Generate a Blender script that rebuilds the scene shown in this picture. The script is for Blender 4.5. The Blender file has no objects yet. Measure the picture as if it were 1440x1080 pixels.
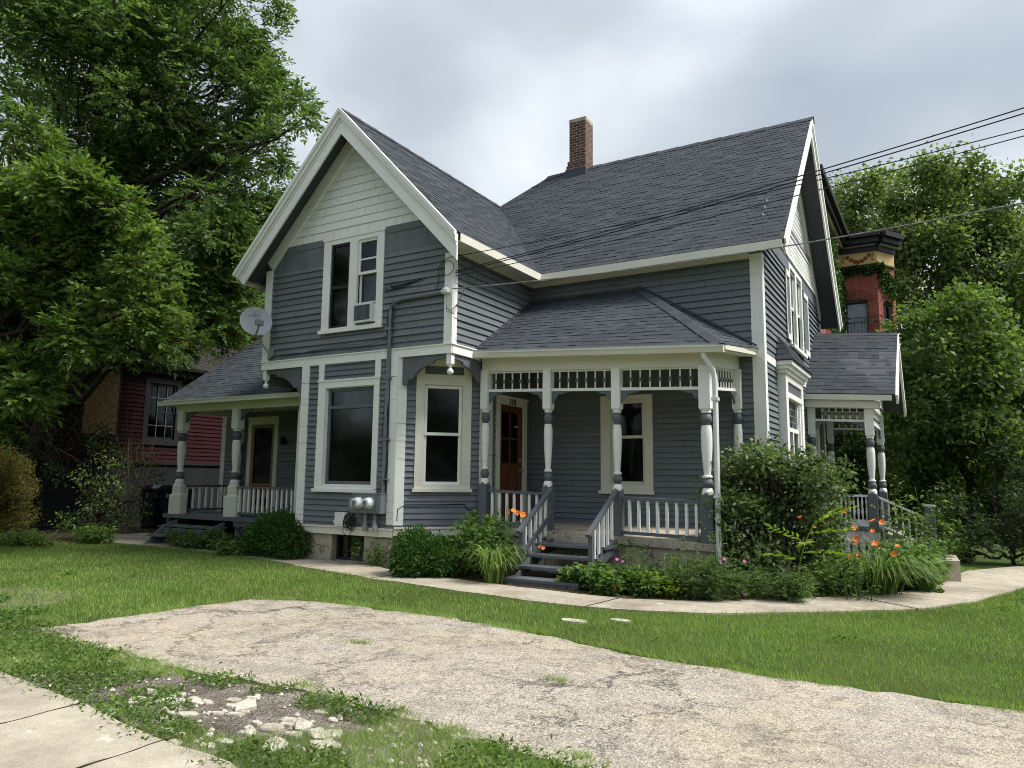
import bpy, math, random
import numpy as np
from mathutils import Vector
random.seed(7); rng = np.random.default_rng(11)
sc = bpy.context.scene
COL = sc.collection
R = math.radians

# ------------------------------------------------------------------ camera
CAM = np.array([11.869, -10.122, 1.562]); YAW, PIT, ROL, FPX = -.533, .128, .011, 1027.14
_f = np.array([math.sin(YAW)*math.cos(PIT), math.cos(YAW)*math.cos(PIT), math.sin(PIT)])
_r0 = np.array([math.cos(YAW), -math.sin(YAW), 0.]); _u0 = np.cross(_r0, _f)
_r = _r0*math.cos(ROL)+_u0*math.sin(ROL); _u = -_r0*math.sin(ROL)+_u0*math.cos(ROL)
cd = bpy.data.cameras.new('camera'); cam = bpy.data.objects.new('camera', cd); COL.objects.link(cam)
cd.sensor_fit = 'HORIZONTAL'; cd.sensor_width = 36; cd.lens = FPX/1440*36; cd.clip_start = .1; cd.clip_end = 2000
from mathutils import Matrix
cam.matrix_world = Matrix([[_r[0], _u[0], -_f[0], CAM[0]], [_r[1], _u[1], -_f[1], CAM[1]], [_r[2], _u[2], -_f[2], CAM[2]], [0, 0, 0, 1]])
sc.camera = cam
def ray(px, py): return _f+_r*(px-720)/FPX-_u*(py-540)/FPX
def on(ax, px, py, v):            # the point of a vertical or level plane seen at a pixel of the photograph
    d = ray(px, py); i = 'xyz'.index(ax); return CAM+d*(v-CAM[i])/d[i]
def dep(px, py, t): return CAM+ray(px, py)*t

# ------------------------------------------------------------------ materials
def mat(name): 
    m = bpy.data.materials.new(name); m.use_nodes = True; nt = m.node_tree; nt.nodes.clear()
    out = nt.nodes.new('ShaderNodeOutputMaterial'); return m, nt, out
def N(nt, t, **k):
    n = nt.nodes.new('ShaderNode'+t)
    for a, v in k.items():
        if a[0] == '_': setattr(n, a[1:], v)
        else: n.inputs[a.replace('__', ' ')].default_value = v
    return n
def L(nt, a, b): nt.links.new(a, b)
def ramp(nt, fac, stops):
    r = N(nt, 'ValToRGB'); L(nt, fac, r.inputs['Fac']); e = r.color_ramp.elements
    while len(e) < len(stops): e.new(.5)
    for i, (p, c) in enumerate(stops):
        e[i].position = p; e[i].color = (c[0], c[1], c[2], 1) if hasattr(c, '__len__') else (c, c, c, 1)
    return r
def mixc(nt, fac, a, b, mode='MIX'):
    m = N(nt, 'Mix', _data_type='RGBA', _blend_type=mode)
    for s, v in ((0, fac), (6, a), (7, b)):
        if hasattr(v, 'links'): L(nt, v, m.inputs[s])
        elif hasattr(v, '__len__'): m.inputs[s].default_value = (v[0], v[1], v[2], 1)
        else: m.inputs[s].default_value = v
    return m.outputs[2]
def bsdf(nt, out, rough=.6, spec=.4, metal=0):
    b = N(nt, 'BsdfPrincipled', Roughness=rough, Metallic=metal); b.inputs['Specular IOR Level'].default_value = spec
    L(nt, b.outputs[0], out.inputs[0]); return b
def coord(nt, kind='Position'):
    if kind == 'UV': return N(nt, 'TexCoord').outputs['UV']
    return N(nt, 'NewGeometry').outputs['Position']
def noise(nt, vec, scale, detail=4, rough=.6, dist=0):
    n = N(nt, 'TexNoise', Scale=scale, Detail=detail, Roughness=rough, Distortion=dist); L(nt, vec, n.inputs['Vector']); return n.outputs['Fac']
def bump(nt, b, h, dist, strength=1):
    n = N(nt, 'Bump', Distance=dist, Strength=strength); L(nt, h, n.inputs['Height']); L(nt, n.outputs[0], b.inputs['Normal'])

def paint(name, c, rough=.55, var=.16, wear=None, spec=.35, grain=.0015, ws=.62, isl=0):
    m, nt, o = mat(name); b = bsdf(nt, o, rough, spec); p = coord(nt)
    n1 = noise(nt, p, 1.3, 6); n2 = noise(nt, p, 14, 4)
    lo = [x*(1-var) for x in c]; hi = [min(1, x*(1+var)) for x in c]
    col = ramp(nt, n1, [(.3, lo), (.7, hi)]).outputs[0]
    col = mixc(nt, ramp(nt, n2, [(.35, .8), (.65, 1.0)]).outputs[0], [x*.86 for x in c], col)
    if wear:
        n3 = noise(nt, p, 9, 8, .75); col = mixc(nt, ramp(nt, n3, [(ws, 0), (ws+.06, 1)]).outputs[0], col, wear)
    if isl: col = mixc(nt, 1, col, ramp(nt, N(nt, 'NewGeometry').outputs['Random Per Island'], [(0, 1-isl), (1, 1+isl)]).outputs[0], 'MULTIPLY')
    L(nt, col, b.inputs['Base Color'])
    if grain: bump(nt, b, noise(nt, p, 60, 4), grain*3)
    return m
M = {}
M['siding'] = paint('grey_siding_paint', (.15, .166, .182), .5, .15, (.19, .195, .2), ws=.71, isl=.09)
M['trim'] = paint('white_trim_paint', (.84, .84, .805), .5, .06, (.45, .41, .34), ws=.68)
M['cream'] = paint('cream_trim_paint', (.72, .695, .6), .5, .07, (.4, .36, .28), ws=.7)
M['greytrim'] = paint('dark_grey_trim_paint', (.12, .13, .147), .5, .12, (.24, .24, .24), ws=.72)
M['soffit'] = paint('charcoal_soffit_paint', (.06, .066, .075), .6, .12)
M['redsiding'] = paint('shade_darkened_maroon', (.03, .009, .0115), .8, .2, (.07, .03, .03), ws=.74, spec=.1)  # maroon darkened in its base colour to carry the shade of the trees
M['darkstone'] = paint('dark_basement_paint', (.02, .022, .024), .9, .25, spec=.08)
M['black'] = paint('black_paint', (.016, .017, .02), .5, .2)
M['plastic'] = paint('dark_blue_plastic', (.012, .015, .026), .4, .1)
M['wire'] = paint('black_cable', (.014, .014, .015), .5, .1)
M['alu'] = paint('bare_aluminium_cable', (.22, .22, .22), .45, .15)
M['white'] = paint('white_metal', (.74, .75, .75), .4, .06, (.4, .38, .33), ws=.72)
M['dish'] = paint('pale_grey_dish_paint', (.42, .45, .48), .45, .06)
M['metergrey'] = paint('grey_meter_metal', (.16, .18, .2), .4, .12)
M['galv'] = paint('galvanised_metal', (.28, .3, .31), .45, .15)
M['oak'] = paint('golden_oak', (.26, .14, .05), .45, .2)
M['darkroom'] = paint('unlit_room_backing', (.075, .075, .074), .9, .2)  # backing behind panes and doors; the unlit room's darkness is in its colour
M['curtain'] = paint('pale_blue_curtain', (.32, .38, .42), .9, .15)
M['greycurtain'] = paint('dark_curtain', (.07, .07, .08), .9, .2)
M['orange'] = paint('orange_petal', (.85, .22, .03), .5, .25)
M['pink'] = paint('pink_petal', (.75, .22, .5), .5, .2)
M['stainless'] = paint('brass_handle', (.45, .38, .25), .3, .1)
M['tan'] = paint('tan_painted_frieze', (.55, .38, .17), .7, .12)
M['redrelief'] = paint('brown_relief_ornament', (.2, .08, .03), .7, .1)

def door_wood():
    m, nt, o = mat('stained_door_wood'); b = bsdf(nt, o, .4, .4); p = coord(nt)
    mp = N(nt, 'Mapping'); mp.inputs['Scale'].default_value = (14, 14, 1.2); L(nt, p, mp.inputs[0])
    n = noise(nt, mp.outputs[0], 3, 6)
    L(nt, ramp(nt, n, [(.3, (.06, .018, .008)), (.7, (.19, .062, .026))]).outputs[0], b.inputs['Base Color']); return m
M['doorwood'] = door_wood()
def osb():
    m, nt, o = mat('strand_board'); b = bsdf(nt, o, .8, .2); p = coord(nt)
    v = N(nt, 'TexVoronoi', Scale=16); L(nt, p, v.inputs['Vector'])
    n = noise(nt, p, 30, 5)
    c = ramp(nt, v.outputs['Color'], [(.2, (.2, .14, .075)), (.6, (.34, .25, .13)), (.9, (.44, .34, .19))]).outputs[0]
    L(nt, mixc(nt, n, c, (.2, .11, .04), 'MIX'), b.inputs['Base Color']); return m
M['osb'] = osb()
def glass(name, tint, refl=1.45):
    m, nt, o = mat(name)
    fr = N(nt, 'Fresnel', IOR=refl); g = N(nt, 'BsdfGlossy', Roughness=.07); t = N(nt, 'BsdfTransparent'); t.inputs[0].default_value = (*tint, 1)
    pass
    mx = N(nt, 'MixShader'); L(nt, fr.outputs[0], mx.inputs[0]); L(nt, t.outputs[0], mx.inputs[1]); L(nt, g.outputs[0], mx.inputs[2]); L(nt, mx.outputs[0], o.inputs[0]); return m
M['glass'] = glass('window_glass', (.5, .52, .53)); M['screen'] = glass('insect_screen_glass', (.2, .2, .21), 1.25)
def shingle(name, c):
    m, nt, o = mat(name); b = bsdf(nt, o, .9, .25); uv = coord(nt, 'UV'); g = N(nt, 'NewGeometry')
    tone = ramp(nt, g.outputs['Random Per Island'], [(0, .78), (.35, .94), (.7, 1.05), (1, 1.22)]).outputs[0]
    n2 = noise(nt, g.outputs['Position'], 70, 3); n3 = noise(nt, g.outputs['Position'], .7, 5)
    col = mixc(nt, 1, c, tone, 'MULTIPLY'); col = mixc(nt, .8, col, ramp(nt, n2, [(.3, .55), (.7, 1.35)]).outputs[0], 'MULTIPLY')
    col = mixc(nt, .7, col, ramp(nt, n3, [(.3, .82), (.7, 1.18)]).outputs[0], 'MULTIPLY')
    L(nt, col, b.inputs['Base Color']); bump(nt, b, n2, .004); return m
M['shingle'] = shingle('slate_grey_roof_shingle', (.05, .057, .067))
M['oldshingle'] = shingle('brown_roof_shingle', (.03, .026, .024))
def brick(name, c1, c2, mortar, w=.21, h=.075, kind='UV'):
    m, nt, o = mat(name); b = bsdf(nt, o, .85, .2); uv = coord(nt, kind)
    br = N(nt, 'TexBrick', Scale=1); br.inputs['Brick Width'].default_value = w; br.inputs['Row Height'].default_value = h; br.inputs['Mortar Size'].default_value = .008
    br.inputs['Color1'].default_value = (*c1, 1); br.inputs['Color2'].default_value = (*c2, 1); br.inputs['Mortar'].default_value = (*mortar, 1)
    L(nt, uv, br.inputs['Vector']); n = noise(nt, uv, 5, 6)
    L(nt, mixc(nt, .6, br.outputs['Color'], ramp(nt, n, [(.3, .6), (.7, 1.3)]).outputs[0], 'MULTIPLY'), b.inputs['Base Color'])
    bump(nt, b, br.outputs['Fac'], -.006); return m
M['chimneybrick'] = brick('old_chimney_brick', (.14, .058, .042), (.085, .045, .038), (.36, .33, .29))
M['redbrick'] = brick('red_painted_brick', (.4, .14, .1), (.32, .105, .08), (.2, .075, .06), .24, .08)
def concrete(name, c, stain, speck=.25, scale=1.0, crack=False, spall=False):
    m, nt, o = mat(name); b = bsdf(nt, o, .9, .2); p = coord(nt)
    n1 = noise(nt, p, .9*scale, 8, .65); n2 = noise(nt, p, 7*scale, 6); n3 = noise(nt, p, 110, 3)
    col = ramp(nt, n1, [(.32, stain), (.55, c), (.75, [x*1.12 for x in c])]).outputs[0]
    col = mixc(nt, .6, col, ramp(nt, n2, [(.3, .72), (.65, 1.1)]).outputs[0], 'MULTIPLY')
    col = mixc(nt, speck*2, col, ramp(nt, n3, [(.35, .6), (.6, 1.15)]).outputs[0], 'MULTIPLY')
    if spall: col = mixc(nt, ramp(nt, noise(nt, p, 2.6, 9, .75), [(.6, 0), (.64, .75)]).outputs[0], col, [min(.8, x*1.45) for x in c]); col = mixc(nt, ramp(nt, noise(nt, p, 1.7, 9, .7), [(.3, .55), (.42, 0)]).outputs[0], col, [x*.55 for x in c])
    if crack:
        wv = N(nt, 'VectorMath', _operation='ADD'); wn = N(nt, 'TexNoise', Scale=2.5, Detail=5); L(nt, p, wn.inputs['Vector']); L(nt, p, wv.inputs[0]); L(nt, wn.outputs['Color'], wv.inputs[1])
        v = N(nt, 'TexVoronoi', Scale=1.1, _feature='DISTANCE_TO_EDGE'); L(nt, wv.outputs[0], v.inputs['Vector'])
        col = mixc(nt, ramp(nt, v.outputs['Distance'], [(.004, 1), (.016, 0)]).outputs[0], col, [x*.25 for x in c])
    L(nt, col, b.inputs['Base Color']); bump(nt, b, n3, .004); return m
M['foundation'] = concrete('stained_foundation_concrete', (.47, .42, .33), (.27, .235, .185), .2, 1.2, True)
M['walk'] = concrete('pale_pavement_concrete', (.43, .38, .3), (.27, .23, .175), .25, 1, False, True)
M['rubble'] = concrete('broken_concrete', (.58, .54, .45), (.3, .26, .2), .3, 5)
def asphalt():
    m, nt, o = mat('worn_gravelly_asphalt'); b = bsdf(nt, o, .92, .2); p = coord(nt)
    v = N(nt, 'TexVoronoi', Scale=70); L(nt, p, v.inputs['Vector']); v2 = N(nt, 'TexVoronoi', Scale=110); L(nt, p, v2.inputs['Vector'])
    sp = ramp(nt, v.outputs['Color'], [(.0, (.08, .073, .072)), (.25, (.25, .222, .203)), (.6, (.42, .378, .325)), (1, (.62, .57, .49))]).outputs[0]
    sp = mixc(nt, .45, sp, ramp(nt, v2.outputs['Color'], [(.1, (.12, .105, .1)), (.8, (.56, .5, .42))]).outputs[0])
    big = noise(nt, p, .45, 7, .6); mid = noise(nt, p, 1.6, 8, .7)
    col = mixc(nt, ramp(nt, big, [(.45, 0), (.62, .55)]).outputs[0], sp, mixc(nt, .6, sp, (.48, .4, .27), 'MIX'))
    worn = mixc(nt, .75, sp, (.11, .1, .1), 'MIX')
    col = mixc(nt, ramp(nt, mid, [(.34, .45), (.5, .0)]).outputs[0], col, worn)
    blot = noise(nt, p, .75, 9, .72); col = mixc(nt, ramp(nt, blot, [(.6, 0), (.72, .35)]).outputs[0], col, worn)
    wn = N(nt, 'TexNoise', Scale=1.7, Detail=9, Roughness=.75); L(nt, p, wn.inputs['Vector'])
    wv = N(nt, 'VectorMath', _operation='MULTIPLY_ADD'); L(nt, wn.outputs['Color'], wv.inputs[0]); wv.inputs[1].default_value = (1.5, 1.5, 0); L(nt, p, wv.inputs[2])
    for s_, a, w in ((.55, .9, .011), (1.7, .8, .017), (6, .6, .04)):
        c = N(nt, 'TexVoronoi', Scale=s_, _feature='DISTANCE_TO_EDGE'); L(nt, wv.outputs[0], c.inputs['Vector'])
        gate = ramp(nt, noise(nt, p, .55 if s_ < 1 else .9, 5), [(.38, 0), (.47, a)]).outputs[0]
        cf = N(nt, 'Math', _operation='MULTIPLY'); L(nt, ramp(nt, c.outputs['Distance'], [(w*.3, 1), (w, 0)]).outputs[0], cf.inputs[0]); L(nt, gate, cf.inputs[1])
        col = mixc(nt, cf.outputs[0], col, (.035, .031, .03))
    col = mixc(nt, 1, col, (1.06, 1.04, .995), 'MULTIPLY')
    L(nt, col, b.inputs['Base Color']); bump(nt, b, v.outputs['Distance'], .01, .8); return m
M['asphalt'] = asphalt()
def earth():
    m, nt, o = mat('grassy_earth'); b = bsdf(nt, o, .95, .1); p = coord(nt)
    n1 = noise(nt, p, .6, 8, .65); n2 = noise(nt, p, 40, 5)
    col = ramp(nt, n1, [(.38, (.045, .07, .018)), (.6, (.075, .11, .028)), (.78, (.1, .1, .045))]).outputs[0]
    L(nt, mixc(nt, .8, col, ramp(nt, n2, [(.3, .5), (.7, 1.3)]).outputs[0], 'MULTIPLY'), b.inputs['Base Color']); bump(nt, b, n2, .02); return m
M['earth'] = earth()
def dirt():
    m, nt, o = mat('gritty_bare_soil'); b = bsdf(nt, o, .95, .1); p = coord(nt)
    v = N(nt, 'TexVoronoi', Scale=60); L(nt, p, v.inputs['Vector']); n1 = noise(nt, p, 2.5, 8, .7)
    col = ramp(nt, n1, [(.3, (.085, .07, .056)), (.5, (.19, .165, .135)), (.72, (.32, .29, .24))]).outputs[0]
    L(nt, mixc(nt, .8, col, ramp(nt, v.outputs['Color'], [(.1, .5), (.9, 1.5)]).outputs[0], 'MULTIPLY'), b.inputs['Base Color']); bump(nt, b, v.outputs['Distance'], .02); return m
M['dirt'] = dirt()
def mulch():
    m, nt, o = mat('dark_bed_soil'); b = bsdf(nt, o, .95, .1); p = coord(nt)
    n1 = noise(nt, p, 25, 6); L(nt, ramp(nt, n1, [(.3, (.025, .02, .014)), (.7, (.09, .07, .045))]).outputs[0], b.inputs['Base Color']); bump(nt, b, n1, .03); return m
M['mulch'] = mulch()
def bark(name, c):
    m, nt, o = mat(name); b = bsdf(nt, o, .95, .1); p = coord(nt)
    mp = N(nt, 'Mapping'); mp.inputs['Scale'].default_value = (9, 9, 1.5); L(nt, p, mp.inputs[0]); n = noise(nt, mp.outputs[0], 2, 8, .7)
    L(nt, ramp(nt, n, [(.3, [x*.45 for x in c]), (.7, [x*1.4 for x in c])]).outputs[0], b.inputs['Base Color']); bump(nt, b, n, .04); return m
M['bark'] = bark('grey_brown_bark', (.06, .048, .038)); M['twig'] = bark('dry_twig', (.17, .14, .1))
def leaf(name, dark, mid, light, transl=.35, rough=.55, spec=.22, dry=None):
    m, nt, o = mat(name); g = N(nt, 'NewGeometry')
    c = ramp(nt, g.outputs['Random Per Island'], [(.05, dark), (.5, mid), (.95, light)]).outputs[0]
    c = mixc(nt, .7, c, ramp(nt, noise(nt, g.outputs['Position'], .55, 3), [(.3, .7), (.7, 1.3)]).outputs[0], 'MULTIPLY')
    if dry: c = mixc(nt, ramp(nt, noise(nt, g.outputs['Position'], 1.3, 6, .7), [(.52, 0), (.72, .6)]).outputs[0], c, dry)
    b = N(nt, 'BsdfPrincipled', Roughness=rough); b.inputs['Specular IOR Level'].default_value = spec; L(nt, c, b.inputs['Base Color'])
    t = N(nt, 'BsdfTranslucent'); L(nt, mixc(nt, 1, c, (1.15, 1.3, .5), 'MULTIPLY'), t.inputs[0])
    mx = N(nt, 'MixShader'); mx.inputs[0].default_value = transl; L(nt, b.outputs[0], mx.inputs[1]); L(nt, t.outputs[0], mx.inputs[2]); L(nt, mx.outputs[0], o.inputs[0]); return m
M['ash'] = leaf('ash_leaf', (.055, .1, .036), (.11, .18, .06), (.19, .27, .1), .5)
M['lightleaf'] = leaf('young_maple_leaf', (.06, .105, .03), (.125, .2, .052), (.21, .285, .085), .48)
M['maple'] = leaf('maple_leaf', (.085, .125, .045), (.15, .21, .075), (.23, .295, .125), .48)
M['limeleaf'] = leaf('shrub_tree_leaf', (.06, .11, .034), (.12, .185, .058), (.2, .265, .095), .46)
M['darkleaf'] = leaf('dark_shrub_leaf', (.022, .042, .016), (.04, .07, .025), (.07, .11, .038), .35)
M['euonymus'] = leaf('pale_edged_shrub_leaf', (.055, .095, .034), (.105, .16, .058), (.2, .245, .115), .35, .5, .25)
M['boxwood'] = leaf('boxwood_leaf', (.03, .075, .02), (.05, .12, .025), (.085, .17, .035), .25)
M['yew'] = leaf('golden_yew_needle', (.07, .075, .018), (.15, .145, .035), (.25, .22, .065), .25)
M['herb'] = leaf('garden_herb_leaf', (.055, .115, .028), (.1, .18, .042), (.165, .25, .065))
M['fern'] = leaf('feathery_herb_leaf', (.065, .12, .036), (.11, .185, .055), (.17, .245, .085))
M['strap'] = leaf('daylily_strap_leaf', (.075, .14, .03), (.13, .215, .05), (.25, .32, .1))
M['lime'] = leaf('yellow_green_leaflet', (.16, .25, .025), (.24, .34, .035), (.3, .4, .06), .4)
M['ivy'] = leaf('ivy_leaf', (.03, .07, .015), (.05, .11, .022), (.08, .15, .03), .2)
M['grass'] = leaf('lawn_blade', (.125, .215, .042), (.21, .335, .066), (.38, .44, .18), .42, dry=(.3, .29, .12))
M['weed'] = leaf('weed_leaf', (.05, .1, .022), (.1, .175, .036), (.17, .24, .06))

# ------------------------------------------------------------------ mesh builder
Z = np.array([0., 0., 1.])
class MB:
    def __init__(s): s.v = []; s.f = []; s.uv = []; s.m = []
    def poly(s, pts, uv=None, m=0):
        i = len(s.v); s.v += [tuple(map(float, p)) for p in pts]; n = len(pts); s.f.append(tuple(range(i, i+n)))
        s.uv += [tuple(q) for q in uv] if uv is not None else [(0, 0)]*n; s.m.append(m)
    def mesh(s, vs, fs, m=0):
        i = len(s.v); s.v += [tuple(map(float, p)) for p in vs]
        for f in fs: s.f.append(tuple(i+k for k in f)); s.uv += [(0, 0)]*len(f); s.m.append(m)
    def box(s, a, b, m=0):
        (x0, y0, z0), (x1, y1, z1) = a, b
        s.hexa([(x0, y0, z0), (x1, y0, z0), (x1, y1, z0), (x0, y1, z0), (x0, y0, z1), (x1, y0, z1), (x1, y1, z1), (x0, y1, z1)], m)
    def hexa(s, p, m=0): s.mesh(p, [(0, 3, 2, 1), (4, 5, 6, 7), (0, 1, 5, 4), (1, 2, 6, 5), (2, 3, 7, 6), (3, 0, 4, 7)], m)
    def prism(s, pts, ext, m=0):           # polygon pts (3D, planar) pushed along ext
        n = len(pts); p = [np.array(q, float) for q in pts]; e = np.array(ext, float)
        vs = p+[q+e for q in p]
        s.mesh(vs, [tuple(range(n-1, -1, -1)), tuple(range(n, 2*n))]+[(i, (i+1) % n, n+(i+1) % n, n+i) for i in range(n)], m)
    def bar(s, a, b, w, h, m=0, up=Z):     # rectangular bar from a to b
        a = np.array(a, float); b = np.array(b, float); d = b-a; d /= np.linalg.norm(d)
        sd = np.cross(d, up); sd = sd/np.linalg.norm(sd) if np.linalg.norm(sd) > 1e-6 else np.array([1., 0, 0]); u = np.cross(sd, d)
        c = [(-w/2, -h/2), (w/2, -h/2), (w/2, h/2), (-w/2, h/2)]
        vs = [a+sd*x+u*y for x, y in c]+[b+sd*x+u*y for x, y in c]
        s.mesh(vs, [(3, 2, 1, 0), (4, 5, 6, 7), (0, 1, 5, 4), (1, 2, 6, 5), (2, 3, 7, 6), (3, 0, 4, 7)], m)
    def tube(s, pts, r, n=8, m=0, cap=True):
        pts = [np.array(p, float) for p in pts]; k = len(pts); rs = r if hasattr(r, '__len__') else [r]*k; vs = []; ref = np.array([.31, .17, .93])
        for i, p in enumerate(pts):
            d = pts[min(i+1, k-1)]-pts[max(i-1, 0)]; d = d/(np.linalg.norm(d)+1e-9)
            if abs(d@ref) > .95: ref = np.array([.9, .3, .1])
            a = np.cross(d, ref); a /= np.linalg.norm(a); b = np.cross(d, a)
            vs += [p+rs[i]*(a*math.cos(t)+b*math.sin(t)) for t in [2*math.pi*j/n for j in range(n)]]
        fs = [(i*n+j, i*n+(j+1) % n, (i+1)*n+(j+1) % n, (i+1)*n+j) for i in range(k-1) for j in range(n)]
        if cap: fs += [tuple(range(n-1, -1, -1)), tuple(range((k-1)*n, k*n))]
        s.mesh(vs, fs, m)
    def lathe(s, c, prof, n=16, m=0, ax=Z, rot=0):   # prof: (radius, height)
        ax = np.array(ax, float); ax /= np.linalg.norm(ax); t = np.array([1., 0, 0]) if abs(ax[0]) < .9 else np.array([0, 1., 0])
        a = np.cross(ax, t); a /= np.linalg.norm(a); b = np.cross(ax, a); c = np.array(c, float); vs = []
        for r, h in prof: vs += [c+ax*h+max(r, 1e-4)*(a*math.cos(q)+b*math.sin(q)) for q in [rot+2*math.pi*j/n for j in range(n)]]
        k = len(prof); fs = [(i*n+j, i*n+(j+1) % n, (i+1)*n+(j+1) % n, (i+1)*n+j) for i in range(k-1) for j in range(n)]
        s.mesh(vs, fs+[tuple(range(n-1, -1, -1)), tuple(range((k-1)*n, k*n))], m)
    def build(s, name, mats, parent=None, smooth=False, warp=None, origin=None, label=None):
        v = np.array(s.v, float)
        if warp is not None: v = warp(v)
        return link_mesh(name, v, s.f, s.uv, s.m, mats, parent, smooth, origin, label)
WO = {}
def link_obj(o, origin, parent):
    COL.objects.link(o); WO[o.name] = np.array(origin, float)
    if parent is not None: o.parent = parent; o.location = Vector(origin-WO[parent.name])
    else: o.location = Vector(origin)
    return o
def link_mesh(name, v, f, uv, mi, mats, parent=None, smooth=False, origin=None, label=None):
    lo, hi = v.min(0), v.max(0); og = np.array(origin, float) if origin is not None else np.array([(lo[0]+hi[0])/2, (lo[1]+hi[1])/2, lo[2]])
    me = bpy.data.meshes.new(name); me.from_pydata([tuple(p) for p in v-og], [], f)
    if uv:
        l = me.uv_layers.new(name='UVMap'); l.data.foreach_set('uv', np.array(uv, 'f').ravel())
    ms = mats if isinstance(mats, (list, tuple)) else [mats]
    for m in ms: me.materials.append(M[m])
    if mi and max(mi) > 0: me.polygons.foreach_set('material_index', mi)
    if smooth: me.shade_smooth()
    if smooth == 'auto': me.set_sharp_from_angle(angle=R(40))
    o = link_obj(bpy.data.objects.new(name, me), og, parent)
    if label: o['label'] = label
    return o
def fast_mesh(name, v, nper, mats, parent=None, origin=None):   # v: (n*nper, 3), one face of nper corners each
    n = len(v)//nper; og = np.array(origin if origin is not None else [v[:, 0].mean(), v[:, 1].mean(), v[:, 2].min()], float)
    me = bpy.data.meshes.new(name); me.vertices.add(len(v)); me.vertices.foreach_set('co', (v-og).astype('f').ravel())
    me.loops.add(len(v)); me.loops.foreach_set('vertex_index', np.arange(len(v), dtype='i'))
    me.polygons.add(n); me.polygons.foreach_set('loop_start', np.arange(0, len(v), nper, dtype='i'))
    me.update(calc_edges=True); me.materials.append(M[mats])
    return link_obj(bpy.data.objects.new(name, me), og, parent)
def solid(o):                          # lettering turned into a mesh
    bpy.context.view_layer.update(); me = bpy.data.meshes.new_from_object(o.evaluated_get(bpy.context.evaluated_depsgraph_get())); n = bpy.data.objects.new('x', me); nm = o.name; par = o.parent; ml = o.matrix_local.copy(); bpy.data.objects.remove(o); n.name = nm; COL.objects.link(n); n.parent = par; n.matrix_local = ml; return n
def thing(name, label, cat, loc, group=None):
    o = bpy.data.objects.new(name, None); o.empty_display_size = .2; link_obj(o, np.array(loc, float), None); return tag(o, label, cat, group)
def tag(o, label=None, cat=None, group=None, kind=None):
    for k, x in (('label', label), ('category', cat), ('group', group), ('kind', kind)):
        if x: o[k] = x
    return o

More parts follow.
